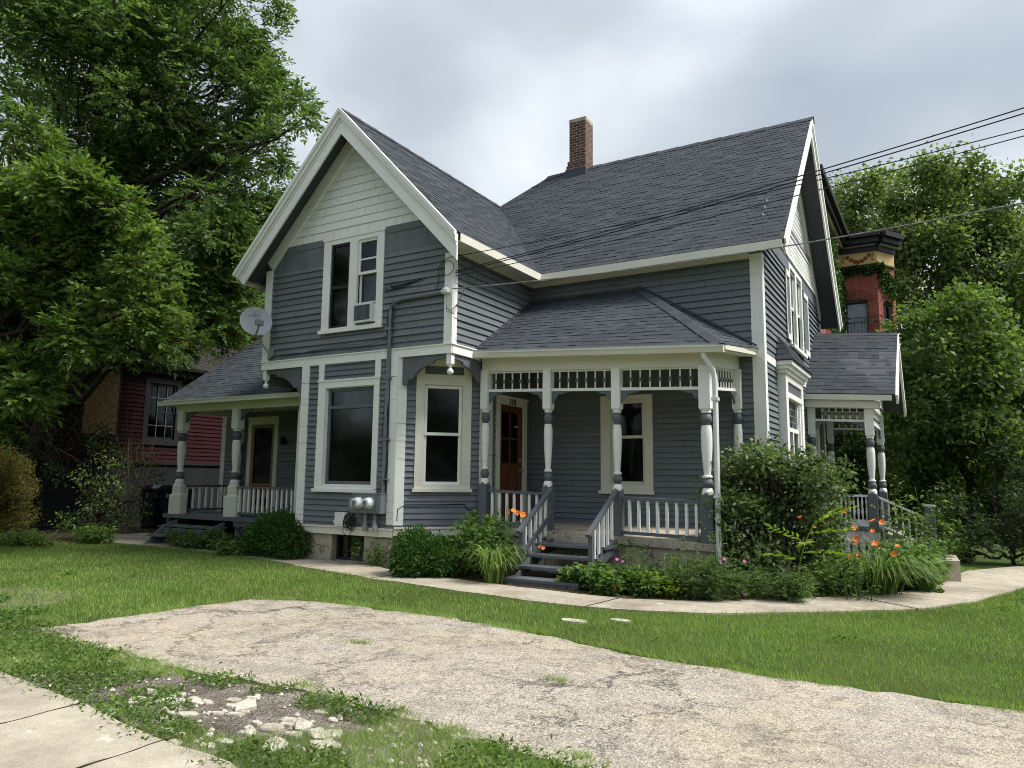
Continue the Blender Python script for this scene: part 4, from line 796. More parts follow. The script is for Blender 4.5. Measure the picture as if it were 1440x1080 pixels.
part('mast', 'galv', lambda mb: (mb.tube([foot, foot+np.array([-.14, -.12, .22]), dc-dn*.1-dup_*.1], .022, 8), mb.prism([foot+np.array(q) for q in ((-.06, 0, -.1), (.1, 0, -.02), (.1, 0, .12), (-.06, 0, .08))], (0, -.02, 0))), D0)
part('feed_arm', 'galv', lambda mb: mb.bar(low-dn*.03, low+dn*.34+dup_*.1, .035, .03), D0)
lnb = low+dn*.36+dup_*.15
part('receiver', 'metergrey', lambda mb: (mb.bar(lnb-ds*.08, lnb+ds*.08, .1, .09), mb.bar(lnb-dn*.02+dup_*.04, lnb-dn*.1+dup_*.04, .14, .05)), D0)
# window air conditioner
A0 = thing('air_conditioner', 'small white window air conditioner with louvred grey back under the raised sash', 'air conditioner', (2.7, -.15, 4.36))
part('case', 'white', lambda mb: (mb.box((2.5, -.12, 4.40), (2.93, .04, 4.43)), mb.box((2.5, -.12, 4.72), (2.93, .04, 4.745)), mb.box((2.5, -.12, 4.43), (2.52, .04, 4.72)), mb.box((2.91, -.12, 4.43), (2.93, .04, 4.72)), mb.box((2.9, -.04, 4.4), (2.97, -.02, 4.76)), mb.box((2.48, -.04, 4.74), (2.97, -.0, 4.79))), A0)
part('grille', 'metergrey', lambda mb: (mb.box((2.52, -.1, 4.43), (2.91, -.07, 4.72)), [mb.box((2.52, -.115, 4.435+i*.019), (2.91, -.1, 4.443+i*.019)) for i in range(15)], [mb.box((2.53+i*.03, -.112, 4.43), (2.536+i*.03, -.1, 4.72)) for i in range(13)]), A0)
# electric service
E0_ = thing('electric_meter_box', 'grey meter box with two round glass meters and a tall conduit', 'meter box', (3.06, -.1, .7))
part('cabinet', 'metergrey', lambda mb: (mb.box((2.73, -.19, .92), (3.38, -.015, 1.26)), mb.box((2.72, -.2, 1.255), (3.39, -.01, 1.27)), mb.box((3.26, -.2, .93), (3.275, -.19, 1.25))), E0_)
for x in (2.89, 3.14):
    mo = part('meter', 'white', lambda mb: mb.lathe((x, -.19, 1.1), [(.1, 0), (.1, .03), (.088, .035), (.088, .1), (.08, .13), (.05, .14), (0, .142)], 20, ax=(0, -1, 0)), E0_, smooth='auto')
    part('meter_face', 'metergrey', lambda mb: (mb.lathe((x, -.3325, 1.1), [(.045, 0), (.045, .003), (0, .004)], 16, ax=(0, -1, 0)), mb.box((x-.06, -.338, 1.03), (x+.06, -.33, 1.05))), mo)
part('conduit', 'metergrey', lambda mb: (mb.tube([(4.5, -.06, 4.76), (3.6, -.06, 4.74), (3.45, -.06, 4.7), (3.37, -.06, 4.58), (3.36, -.06, 4.4), (3.33, -.06, 2.6), (3.31, -.06, 1.25)], .038, 10), [mb.box((3.27, -.1, z), (3.42, -.015, z+.03)) for z in (4.2, 3.3, 2.2, 1.5)]), E0_, smooth='auto')
for x in (2.97, 3.19): part('drop_pipe', 'galv', lambda mb: (mb.tube([(x, -.1, .93), (x, -.1, .72)], .025, 8), mb.lathe((x, -.1, 0), [(.045, .6), (.05, .64), (.05, .7), (.03, .76), (.03, .8)], 10), mb.lathe((x, -.1, 0), [(.036, .83), (.036, .86)], 10)), E0_, smooth='auto')
def wh(mb): mb.tube([(4.5, -.06, 4.76), (4.62, -.07, 4.78)], .04, 8); mb.lathe((4.6, -.09, 4.7), [(.03, 0), (.07, .03), (.075, .08), (.03, .13), (0, .14)], 10)
part('weatherhead', 'white', wh, E0_, smooth='auto')
B0 = thing('utility_box', 'flat white plastic utility box low on the clapboards beside coiled cable', 'utility box', (2.36, -.05, .64))
part('lid', 'white', lambda mb: (mb.box((2.23, -.1, .66), (2.5, -.015, .91)), mb.box((2.255, -.112, .7), (2.475, -.1, .89)), mb.box((2.18, -.08, .72), (2.23, -.02, .76))), B0)
def coil(mb):
    rr = random.Random(3)
    for i in range(9):
        cx, cz, r = 2.62+rr.uniform(-.05, .06), .72+rr.uniform(-.08, .08), rr.uniform(.07, .15); y = -.07-.01*i
        mb.tube([(cx+r*math.cos(t)*.8, y+.015*math.sin(3*t), cz+r*math.sin(t)) for t in np.linspace(0, 2*math.pi, 18)], .007, 5)
    mb.tube([(2.66, -.06, .85), (2.62, -.08, 1.0), (2.7, -.05, 1.2), (2.9, -.05, 1.3), (3.25, -.04, 1.35), (3.28, -.04, 2.2)], .012, 5)
tag(part('cable_coil', 'wire', coil, None), 'tangle of black cable hanging coiled on the wall by the meters', 'cable')
tag(part('junction_box', 'galv', lambda mb: (mb.box((2.56, -.09, .98), (2.7, -.015, 1.18)), mb.prism([(2.56, -.06, .92), (2.72, -.06, .92), (2.7, -.06, .98), (2.58, -.06, .98)], (0, .04, 0))), None), 'torn silver junction box left of the round meters', 'junction box')
def loose(mb):
    rr = random.Random(9)
    for k in range(5):
        x = 3.28+.025*k; mb.tube([(x+.04*math.sin(z*2.1+k), -.045-.008*k, z) for z in np.linspace(1.3, 4.4+.1*k, 22)], .0045, 5)
    for k in range(3):
        mb.tube([(3.3, -.05, 4.1-.07*k), (2.7, -.04, 3.98-.05*k+.02), (2.0, -.04, 4.02-.03*k), (1.2, -.04, 3.95), (.5, -.04, 3.93+.02*k)], .0035, 5)
    for cx, cz, r in ((3.3, 4.98, .07), (3.22, 4.95, .05), (3.4, 5.02, .05)): mb.tube([(cx+r*math.cos(t), -.05, cz+r*math.sin(t)) for t in np.linspace(0, 6.28, 14)], .005, 5)
    mb.tube([(4.35, -.05, 4.78), (4.42, -.05, 5.0), (4.4, -.05, 5.2), (4.5, -.06, 5.33), (4.62, -.06, 5.36)], .007, 5)
    mb.tube([(4.6+.13*math.cos(t), -.06, 5.18+.13*math.sin(t)) for t in np.linspace(0, 6.28, 16)], .006, 5)
tag(part('loose_cables', 'wire', loose, None), 'thin black cables stapled along the front clapboards and conduit', 'cable')
def lowcab(mb): mb.tube([CANT.p(u, z, .03) for u, z in ((.05, .8), (.06, 1.0), (.2, 1.08), (.8, 1.08), (1.25, 1.09), (1.3, 1.0), (1.5, .98), (1.5, 1.09))], .008, 5)
tag(part('wall_cable', 'wire', lowcab, None), 'black cable tacked low on the angled bay wall under its window', 'cable')
# overhead wires from the street pole to the house corner
def span(a, b, sagv, n=40): 
    a = np.array(a, float); b = np.array(b, float); return [a+(b-a)*t-Z*sagv*4*t*(1-t) for t in np.linspace(0, 1, n)]
SRC = [((4.66, -.08, 5.36), (1440, 158), (560, 500), .013, 'upper dark overhead wire'), ]
ATT = [(3.3, -.05, 5.0), (3.36, -.05, 4.98), (4.62, -.07, 5.36), (3.3, -.05, 4.95)]
EDGE = [(1440, 156), (1440, 164), (1440, 186), (1440, 198)]
LBL = ['highest of the four dark overhead wires crossing the roof', 'second dark overhead wire from the top, thicker than its neighbours', 'dark overhead wire looped at the white corner board', 'lowest of the four dark overhead wires crossing the roof']
for i, (a, e, l) in enumerate(zip(ATT, EDGE, LBL)):
    p = dep(e[0], e[1], 9.2); a_ = np.array(a, float); far = a_+(p-a_)*1.75+Z*.55
    def wr(mb):
        n = 60; pts = []
        for t in np.linspace(0, 1, n):
            q = a_+(far-a_)*t; q[2] -= .62*t*(1-t)*3.0*(.55 if i == 3 else .6); pts.append(q)
        mb.tube(pts, .0085 if i < 2 else .007, 6)
    tag(part('overhead_wire', 'wire', wr, None), l, 'wire', 'overhead wires to the house')
a_ = np.array([4.75, -.1, 4.78]); p = dep(1440, 262, 9.2); far = a_+(p-a_)*1.75+Z*.3
def drop(mb):
    base = []; 
    for t in np.linspace(0, 1, 160):
        q = a_+(far-a_)*t; q[2] -= 1.15*t*(1-t)*1.35; base.append(q)
    for ph in (0, 2.1, 4.2):
        mb.tube([q+np.array([.0, math.cos(i*.8+ph), math.sin(i*.8+ph)])*.0065 for i, q in enumerate(base)], .0048, 5)
    for k in range(3): mb.tube([(4.62, -.1, 4.74), (4.64, -.12, 4.5-.05*k), (4.75+.03*k, -.14, 4.38-.03*k), (4.9, -.14, 4.5), (5.05, -.12, 4.82)], .008, 5)
tag(part('service_drop', 'alu', drop, None), 'twisted silver and black service cable sagging to the weatherhead', 'wire')

# ------------------------------------------------------------------ ground
def sheet(name, pts, z, m, label=None, thick=.03, wob=.0, step=.25, cat=None, seed=1, kind='structure'):
    rr = np.random.default_rng(seed); P = []
    for i in range(len(pts)):
        a = np.array(pts[i], float); b = np.array(pts[(i+1) % len(pts)], float); n = max(1, int(np.linalg.norm(b-a)/step)) if wob else 1
        nrm = np.array([-(b-a)[1], (b-a)[0]])/(np.linalg.norm(b-a)+1e-9)
        for k in range(n): P.append(a+(b-a)*k/n+nrm*rr.normal(0, wob) if wob else a)
    mb = MB()
    if thick: mb.prism([(p[0], p[1], z-thick) for p in P], (0, 0, thick))
    else: mb.poly([(p[0], p[1], z) for p in P])
    o = mb.build(name, m); o['kind'] = kind
    if label: tag(o, label, cat)
    return o
mb = MB(); n = 72
ring_r = [0, 14, 30, 60, 160]; vs = [(4, 2, 0)]
for r in ring_r[1:]: vs += [(4+r*math.cos(2*math.pi*j/n), 2+r*math.sin(2*math.pi*j/n), 0) for j in range(n)]
fs = [(0, 1+j, 1+(j+1) % n) for j in range(n)]
for i in range(len(ring_r)-2): fs += [(1+i*n+j, 1+(i+1)*n+j, 1+(i+1)*n+(j+1) % n, 1+i*n+(j+1) % n) for j in range(n)]
mb.mesh(vs, fs); g = mb.build('ground', 'earth'); tag(g, 'grassy earth around the house', kind='structure')
DRIVE = [(3.95, -6.05), (4.05, -5.2), (4.1, -4.4), (4.25, -3.62), (4.9, -3.3), (5.64, -3.23), (6.89, -3.22), (8.28, -3.42), (9.46, -3.76), (10.45, -3.82), (12.3, -3.8), (16, -3.8), (24, -3.7), (24, -6.9), (14, -6.6), (11.5, -6.5), (10.2, -6.35), (9.25, -6.25), (8.6, -6.15), (7.88, -6.08), (7.1, -6.15), (6.4, -6.2), (5.6, -6.15), (4.8, -6.15)]
sheet('driveway', DRIVE, .012, 'asphalt', 'worn gravelly asphalt drive', wob=.035, step=.16)
WF = [(-5.3, -.22), (-3.3, -.2), (-1.2, -.18), (.6, -.4), (2.15, -.84), (4.2, -1.35), (5.7, -1.55), (7.17, -1.75), (8, -1.76), (8.66, -1.64), (9.43, -1.35), (10.47, -.53), (11.49, .38), (12.1, 1.5), (12.8, 3.5), (14, 5.1), (18, 6.4)]
WB = [(18, 8.4), (13, 6.9), (12.1, 5.4), (11.75, 3.4), (11.45, 2.3), (10.7, 1.0), (9.9, .25), (9.0, -.6), (8.2, -.95), (7.2, -.9), (5.6, -.7), (4.3, -.55), (3.0, -.02), (1.7, -.01), (.6, .35), (-1.2, .6), (-3.3, .55), (-3.6, 1.2), (-6.4, 1.9), (-6.6, .6)]
sheet('garden_path', WF+WB, .022, 'walk', 'pale concrete path curving along the flower beds', wob=.018, step=.3)
sheet('path_joint', [(8.0, -1.76), (8.02, -1.76), (8.12, -.95), (8.1, -.95)], .0262, 'mulch'); sheet('path_joint', [(4.2, -1.35), (4.22, -1.35), (4.32, -.55), (4.3, -.55)], .0262, 'mulch'); sheet('path_joint', [(11.49, .38), (11.5, .4), (10.72, 1.02), (10.7, 1.0)], .0262, 'mulch')
WALK2 = [(3.6, -6.95), (5.47, -7.04), (6.72, -7.13), (7.8, -7.28), (8.46, -7.31), (9.6, -7.42), (14, -7.7), (14, -9.1), (8.2, -8.6), (6.9, -8.45), (3.6, -8.3)]
sheet('pavement', WALK2, .03, 'walk', 'pale concrete street pavement', wob=.015, step=.2)
for x in (6.78, 7.87, 9.1): sheet('pavement_joint', [(x-.006, -7.16), (x+.006, -7.16), (x+.02, -8.5), (x+.008, -8.5)], .0342, 'mulch', wob=.006, step=.1)
BED = [(-3.3, .6), (-1.2, .62), (.6, .37), (1.2, .06), (3.5, .06), (4.7, 1.1), (9.2, 1.1), (9.3, 7.1), (11.7, 7.1), (11.7, 3.4), (11.4, 2.3), (10.66, 1.04), (9.86, .29), (8.96, -.56), (8.2, -.91), (7.2, -.86), (5.6, -.66), (4.3, -.51), (3.0, .02)]
sheet('flower_bed', BED, .012, 'mulch', 'dark soil of the flower beds along the house', wob=.01, step=.3)
STRIP = [(2.2, -6.9), (2.6, -5.9), (3.7, -5.9), (4.8, -6.16), (5.6, -6.18), (6.4, -6.22), (7.1, -6.18), (7.88, -6.1), (8.6, -6.2), (9.3, -6.32), (10.1, -6.5), (10.4, -7.45), (8.46, -7.3), (7.8, -7.27), (6.72, -7.12), (5.47, -7.03), (3.6, -6.93)]
sheet('bare_soil', STRIP, .006, 'dirt', 'gritty bare soil between drive and pavement', wob=.04, step=.2)
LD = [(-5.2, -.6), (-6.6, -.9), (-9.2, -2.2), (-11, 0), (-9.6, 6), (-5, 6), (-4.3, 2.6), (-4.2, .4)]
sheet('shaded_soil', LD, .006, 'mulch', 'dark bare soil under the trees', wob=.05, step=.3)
sheet('bare_soil', [(.2, -5.6), (1.0, -4.6), (2.2, -4.5), (2.6, -5.3), (1.6, -6.2)], .006, 'dirt', wob=.06, step=.2)
for i, (x, y, w, d, l) in enumerate(((8.26, -2.62, .15, .09, 'pale stepping stone sunk in the lawn, wider of the two'), (8.68, -2.31, .12, .07, 'pale stepping stone sunk in the lawn, smaller of the two'))):
    mb = MB(); pts = [(x+w*math.cos(t)*(1+.1*math.sin(3*t+i)), y+d*math.sin(t)*(1+.1*math.cos(2*t)), -.02) for t in np.linspace(0, 2*math.pi, 14, endpoint=False)]
    mb.prism(pts, (0, 0, .04)); tag(mb.build('stepping_stone', 'rubble'), l, 'paving stone', 'stepping stones in the lawn')
# broken concrete
rr = random.Random(21)
def chunk(x, y, s, h, a):
    mb = MB(); n = rr.randint(6, 9); P = []
    for i in range(n):
        t = 2*math.pi*i/n+rr.uniform(-.25, .25); r = s*rr.uniform(.72, 1.15); P.append((r*math.cos(t)*1.25, r*math.sin(t)*.75))
    c, s_ = math.cos(a), math.sin(a); b = [(x+p[0]*c-p[1]*s_, y+p[0]*s_+p[1]*c) for p in P]; tl = [rr.uniform(-.1, .1), rr.uniform(-.1, .1)]
    zt = lambda p: h*rr.uniform(.85, 1.1)+tl[0]*(p[0]-x)+tl[1]*(p[1]-y)
    v = [(p[0], p[1], -.02) for p in b]+[(x+(p[0]-x)*1.0, y+(p[1]-y)*1.0, zt(p)*.75) for p in b]+[(x+(p[0]-x)*.86, y+(p[1]-y)*.86, zt(p)) for p in b]
    f = [tuple(range(2*n, 3*n))]+[(k*n+i, k*n+(i+1) % n, (k+1)*n+(i+1) % n, (k+1)*n+i) for k in (0, 1) for i in range(n)]; mb.mesh(v, f)
    return mb.build('concrete_chunk', 'rubble')
CH = [((215, 975), .055, .07), ((187, 985), .06, .05), ((240, 987), .085, .06), ((275, 985), .06, .05), ((245, 998), .07, .05), ((345, 990), .11, .05), ((228, 1012), .06, .04), ((330, 1003), .05, .04), ((265, 1003), .05, .04), ((385, 1024), .06, .06), ((405, 1013), .055, .05), ((425, 1018), .075, .05), ((412, 1032), .06, .05), ((448, 1031), .085, .05), ((470, 1034), .04, .04), ((388, 1046), .09, .045), ((456, 1046), .085, .045), ((352, 1030), .05, .05), ((350, 1022), .035, .03), ((315, 1040), .05, .03), ((295, 1030), .035, .03), ((160, 1000), .06, .03)]
CH += [((rr.uniform(190, 470), rr.uniform(975, 1048)), rr.uniform(.02, .05), .04) for _ in range(26)]
for (px, s, h) in CH:
    p = on('z', px[0], px[1], .02); tag(chunk(p[0], p[1], s*1.05, h*.6, rr.uniform(-.9, .9)), 'broken whitish concrete chunk lying in the weedy strip by the pavement', 'rubble', 'broken concrete chunks in the weedy strip')
mb = MB(); mb.prism([(11.62, 3.5, -.02), (12.0, 3.62, -.02), (11.95, 4.7, -.02), (11.55, 4.6, -.02)], (0, 0, .36)); tag(mb.build('concrete_block', 'walk'), 'low pale concrete block beside the path by the side steps', 'concrete block')

mb = MB()
for i in range(420):
    x, y = rng.uniform(4.2, 10.2), rng.uniform(-7.2, -6.0); r = rng.uniform(.008, .028); a = rng.uniform(0, 6.28); z0 = .01
    q = [np.array([x+r*math.cos(a+t)*rng.uniform(.7, 1.2), y+r*math.sin(a+t)*rng.uniform(.6, 1), z0]) for t in (0, 1.3, 2.6, 3.9, 5.1)]; tp = np.array([x, y, z0+r*rng.uniform(.5, .9)])
    mb.mesh(q+[tp+(b-tp)*.35+Z*r*.15 for b in q], [(j, (j+1) % 5, 5+(j+1) % 5, 5+j) for j in range(5)]+[(5, 6, 7, 8, 9)])
tag(mb.build('pebbles', 'rubble'), 'loose gravel and pebbles in the bare strip', kind='stuff')
# ------------------------------------------------------------------ foliage
def nrm(a): return a/(np.linalg.norm(a, axis=-1, keepdims=True)+1e-9)
def leafquads(P, D, s, wr=.42, flat=.7, cup=.08):
    D = nrm(D); n = len(P); up = np.tile(Z, (n, 1))*flat+rng.normal(0, 1-flat+.15, (n, 3)); S = nrm(np.cross(D, up)); Nn = np.cross(S, D)
    s = np.asarray(s).reshape(-1, 1); mid = P+D*s*.45; w = s*wr*.5
    v = np.stack([P, mid+S*w+Nn*s*cup, P+D*s-Nn*s*cup*1.2, mid-S*w+Nn*s*cup], 1); return v.reshape(-1, 3)
def sprays(P, D, Ls, k, ls, wr=.36, droop=.35, flat=.5, spread=.75, tip=True):
    """pinnate sprays: k pairs of leaflets along a rachis of length Ls"""
    D = nrm(D); n = len(P); S = nrm(np.cross(D, np.tile(Z, (n, 1))+rng.normal(0, .25, (n, 3)))); out = []
    Ls = np.broadcast_to(np.asarray(Ls, float).reshape(-1, 1), (n, 1))
    for i in range(k):
        t = (i+.6)/k; c = P+D*Ls*t-Z*droop*Ls*t*t
        for sg in (1, -1):
            d = D*(1-spread*.55)+S*sg*spread-Z*(droop*.9*t)+rng.normal(0, .16, (n, 3)); out.append(leafquads(c, d, ls*rng.uniform(.7, 1.15, n), wr, flat))
    out.append(leafquads(P+D*Ls-Z*droop*Ls, D-Z*droop, ls*rng.uniform(.8, 1.2, n), wr, flat)); return np.concatenate(out)
def ball(n, shell=.5):
    d = nrm(rng.normal(0, 1, (n, 3))); r = rng.random(n)**shell; return d*r[:, None], d
def limb(mb, a, b, r0, r1, wig=.06, n=7, sagb=.0):
    a = np.array(a, float); b = np.array(b, float); l = np.linalg.norm(b-a); pts = []
    for i in range(n):
        t = i/(n-1); p = a+(b-a)*t; 
        if 0 < i < n-1: p = p+rng.normal(0, min(wig*l, .22), 3)*.5
        p[2] += sagb*l*math.sin(math.pi*t); pts.append(p)
    mb.tube(pts, [r0+(r1-r0)*i/(n-1) for i in range(n)], 7); return pts
def tree(name, label, base, clumps, leafm, dens=60, kind='spray', ls=.16, Ls=.42, k=4, wr=.34, trunk_r=.3, top=None, cat='tree', group=None, droop=.35, squash=.85, twigs=True, barkm='bark', fork=.45, shell=.42):
    """clumps: (point, radius) of the crown's masses; trunk, limbs to every mass, leaves through their volume"""
    base = np.array(base, float); T = thing(name, label, cat, base, group); mb = MB()
    C = np.array([c[0] for c in clumps]); Rr = np.array([c[1] for c in clumps]); cen = C.mean(0); top = np.array(top if top is not None else [cen[0], cen[1], C[:, 2].max()], float)
    stem = limb(mb, base, base+(top-base)*.97, trunk_r, trunk_r*.12, .03, 10)
    out = []
    for c, r in zip(C, Rr):
        h = np.clip((c[2]-base[2]-r*.8)/(top[2]-base[2]+1e-6)*.8, .12, .85); s0 = stem[int(h*9)]; rr_ = trunk_r*(1-h)*.55
        lp = limb(mb, s0, c, max(rr_, .03), .02, .1, 8, .06)
        if twigs:
            for q in range(max(3, int(r*4))): d = nrm(rng.normal(0, 1, 3)); d[2] = abs(d[2])*.7-.1; limb(mb, lp[rng.integers(4, 8)], c+d*r*.85, .022, .006, .12, 4)
        n = int(dens*r*r)+6; # leaves gathered in sub-masses so that gaps open between them
        m = max(4, int(5*r*r)); sub, _ = ball(m, .4); sub = c+sub*r*np.array([1, 1, squash]); pick = rng.integers(0, m, n)
        q, d = ball(n, shell); sr = .42*r*rng.uniform(.6, 1.2, m); P = sub[pick]+q*(sr[pick][:, None])*np.array([1.05, 1.05, .95]); dd = nrm(P-c+rng.normal(0, .5*r, (n, 3))+d*.5*r); dd[:, 2] = dd[:, 2]*.8+.05
        if kind == 'spray': out.append(sprays(P, dd, Ls*rng.uniform(.7, 1.2, n), k, ls, wr, droop))
        else:
            for j in range(k): out.append(leafquads(P+rng.normal(0, ls*1.1, (n, 3)), dd+rng.normal(0, .5, (n, 3))-Z*.35, ls*rng.uniform(.6, 1.2, n), wr, .6))
    mb.build('trunk', barkm, T, smooth=True); fast_mesh('crown', np.concatenate(out), 4, leafm, T); return T
def gnd(px, py, t): p = dep(px, py, t); return np.array([p[0], p[1], 0.])
def cl(lst, d, jit=1.2, k=1.0, dz=0):
    o = []
    for (px, py, r) in lst: t = d+rng.uniform(-jit, jit); o.append((dep(px, py, t), r/FPX*t*k))
    return o
ASH = [(40, 30, 100), (150, 20, 100), (250, 20, 85), (330, 40, 60), (365, 100, 48), (398, 150, 38), (300, 120, 75), (220, 120, 85), (110, 120, 95), (30, 140, 80), (355, 200, 50), (310, 235, 60), (225, 240, 75), (140, 230, 75), (355, 275, 42), (300, 330, 60), (240, 330, 60), (330, 380, 45), (270, 400, 60), (200, 420, 70), (300, 450, 40), (240, 480, 40), (150, 470, 60), (60, 480, 70), (412, 156, 26), (428, 165, 14), (395, 125, 20), (388, 190, 22), (392, 235, 18), (384, 90, 20), (370, 60, 36), (120, -40, 90), (250, -50, 80), (335, -20, 48), (345, 300, 50), (290, 270, 60), (180, 300, 80), (100, 350, 90), (310, 440, 50), (225, 480, 38), (60, 520, 34), (0, 520, 60), (20, 350, 90), (190, 180, 70), (260, 190, 60), (160, 60, 80), (250, 440, 50), (180, 370, 70), (300, 390, 50), (350, 350, 40)]
tree('ash_tree', 'tall dark green ash tree with spreading limbs behind the maroon house', gnd(25, 690, 20.5), cl(ASH, 20.5, 1.6), 'ash', 215, ls=.16, Ls=.42, k=4, wr=.42, trunk_r=.34, top=dep(215, -40, 20.5), droop=.16)
LM = [(25, 250, 55), (85, 245, 50), (135, 285, 55), (60, 320, 65), (150, 345, 55), (195, 375, 38), (110, 400, 65), (30, 400, 70), (175, 440, 42), (222, 455, 24), (70, 455, 60), (20, 200, 45), (30, 490, 50), (105, 470, 34), (235, 420, 26), (200, 330, 26), (170, 290, 30), (-60, 300, 80), (-70, 430, 80), (5, 545, 40), (45, 545, 30), (15, 590, 34), (-30, 560, 50), (70, 520, 22), (232, 466, 22), (183, 478, 22), (140, 482, 24), (268, 476, 14)]
tree('young_maple', 'bright light green tree overhanging the lawn edge, nearest of the trees', gnd(-140, 800, 14), cl(LM, 14.5, 1.0), 'lightleaf', 480, ls=.16, Ls=.36, k=4, wr=.42, trunk_r=.2, top=dep(-20, 200, 14.5), droop=.14)
BK = [(395, 290, 26), (375, 340, 36), (345, 400, 34), (350, 440, 26), (322, 470, 26), (290, 420, 40), (250, 420, 40), (300, 470, 40), (370, 450, 30), (340, 360, 40)]
tree('backyard_tree', 'mid green tree showing between the ash and the gable', gnd(345, 660, 30), cl(BK, 30, 1.5), 'maple', 260, ls=.24, Ls=.55, k=4, trunk_r=.2)
MP = [(1205, 275, 34), (1190, 320, 34), (1250, 285, 40), (1297, 240, 30), (1300, 290, 45), (1345, 262, 34), (1355, 310, 50), (1395, 285, 38), (1415, 330, 42), (1320, 350, 48), (1270, 350, 42), (1385, 375, 55), (1435, 390, 50), (1300, 410, 48), (1350, 430, 50), (1250, 410, 32), (1420, 450, 50), (1225, 345, 32), (1230, 440, 28), (1415, 262, 24), (1370, 235, 18), (1480, 340, 60), (1480, 430, 60)]
tree('maple_tree', 'tall maple with pale crown behind the brick tower', gnd(1258, 668, 45), cl(MP, 45, 2.5), 'maple', 95, kind='clump', ls=.3, k=6, wr=.75, trunk_r=.4, top=dep(1300, 250, 45))
BT = [(1175, 262, 22), (1200, 258, 18), (1215, 300, 22), (1180, 300, 22), (1235, 320, 22)]
tree('thin_tree', 'thin grey twiggy tree behind the black cornice', gnd(1190, 665, 52), cl(BT, 52, 1), 'darkleaf', 26, kind='clump', ls=.2, k=3, wr=.5, trunk_r=.2)
ST = [(1297, 466, 36), (1335, 440, 40), (1320, 490, 55), (1385, 470, 50), (1430, 510, 55), (1290, 530, 52), (1360, 550, 60), (1425, 590, 60), (1310, 600, 52), (1260, 590, 32), (1380, 640, 60), (1320, 670, 50), (1430, 680, 60), (1268, 515, 26), (1380, 430, 30), (1470, 560, 60), (1285, 655, 36), (1248, 640, 28), (1330, 740, 40), (1400, 745, 45), (1460, 740, 60), (1480, 660, 60), (1270, 700, 34)]
tree('shrub_tree', 'dense leafy shrub tree filling the right edge beside the side porch', gnd(1370, 760, 22), cl(ST, 22, 1.4), 'limeleaf', 260, kind='clump', ls=.19, k=6, wr=.6, trunk_r=.16, shell=.35)
DK = [(1165, 590, 40), (1200, 620, 48), (1170, 660, 48), (1225, 680, 50), (1270, 700, 50), (1320, 730, 48), (1380, 740, 46), (1430, 760, 42), (1150, 700, 40), (1345, 780, 26), (1300, 760, 30)]
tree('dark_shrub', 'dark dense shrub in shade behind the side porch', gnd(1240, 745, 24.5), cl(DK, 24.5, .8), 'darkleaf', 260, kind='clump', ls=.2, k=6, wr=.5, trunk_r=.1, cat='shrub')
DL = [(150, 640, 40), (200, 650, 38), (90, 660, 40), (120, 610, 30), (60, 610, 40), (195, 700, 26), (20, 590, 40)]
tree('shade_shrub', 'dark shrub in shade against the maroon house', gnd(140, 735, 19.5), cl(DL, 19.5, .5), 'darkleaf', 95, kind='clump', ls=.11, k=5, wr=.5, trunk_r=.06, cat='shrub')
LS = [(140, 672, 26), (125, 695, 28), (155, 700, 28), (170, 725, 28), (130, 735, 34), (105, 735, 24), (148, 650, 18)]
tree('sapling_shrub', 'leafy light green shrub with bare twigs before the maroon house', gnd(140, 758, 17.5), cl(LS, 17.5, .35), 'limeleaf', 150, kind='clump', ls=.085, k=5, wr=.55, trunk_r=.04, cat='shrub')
mb = MB(); b = on('z', 150, 752, 0)+np.array([-.3, .6, 0])
for i in range(15):
    a = rng.uniform(-.9, .9); e = b+np.array([a*1.3, rng.uniform(-.4, .5), rng.uniform(1.6, 2.9)]); p = limb(mb, b+rng.normal(0, .1, 3)*[1, 1, 0], e, .016, .004, .08, 6)
    for j in range(3): limb(mb, p[rng.integers(2, 5)], e+rng.normal(0, .35, 3), .007, .003, .1, 4)
tag(mb.build('bare_bush', 'twig'), 'bare pale twigs rising above the leafy sapling shrub', 'bush')
HG = [(1120, 640, 60), (1170, 600, 70), (1230, 620, 70), (1300, 610, 80), (1380, 600, 80), (1450, 590, 90), (1150, 690, 60), (1230, 700, 60), (1310, 700, 60), (1390, 700, 60), (1470, 700, 70), (1240, 540, 50), (1180, 540, 40), (1540, 640, 90)]
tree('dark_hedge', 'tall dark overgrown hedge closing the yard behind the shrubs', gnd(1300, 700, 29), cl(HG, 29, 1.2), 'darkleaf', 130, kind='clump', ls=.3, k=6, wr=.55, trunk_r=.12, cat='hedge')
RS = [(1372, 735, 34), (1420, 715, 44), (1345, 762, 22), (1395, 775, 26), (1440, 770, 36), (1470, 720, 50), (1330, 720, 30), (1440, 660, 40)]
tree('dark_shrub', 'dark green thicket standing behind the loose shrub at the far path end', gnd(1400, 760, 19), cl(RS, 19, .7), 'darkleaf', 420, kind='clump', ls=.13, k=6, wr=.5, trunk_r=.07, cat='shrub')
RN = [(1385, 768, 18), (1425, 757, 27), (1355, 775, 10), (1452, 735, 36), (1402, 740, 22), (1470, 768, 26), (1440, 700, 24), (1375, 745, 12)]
tree('dark_shrub', 'dark loose shrub right beside the far end of the path', gnd(1425, 780, 14.2), cl(RN, 14.2, .35), 'darkleaf', 700, kind='clump', ls=.09, k=6, wr=.45, trunk_r=.04, cat='shrub')
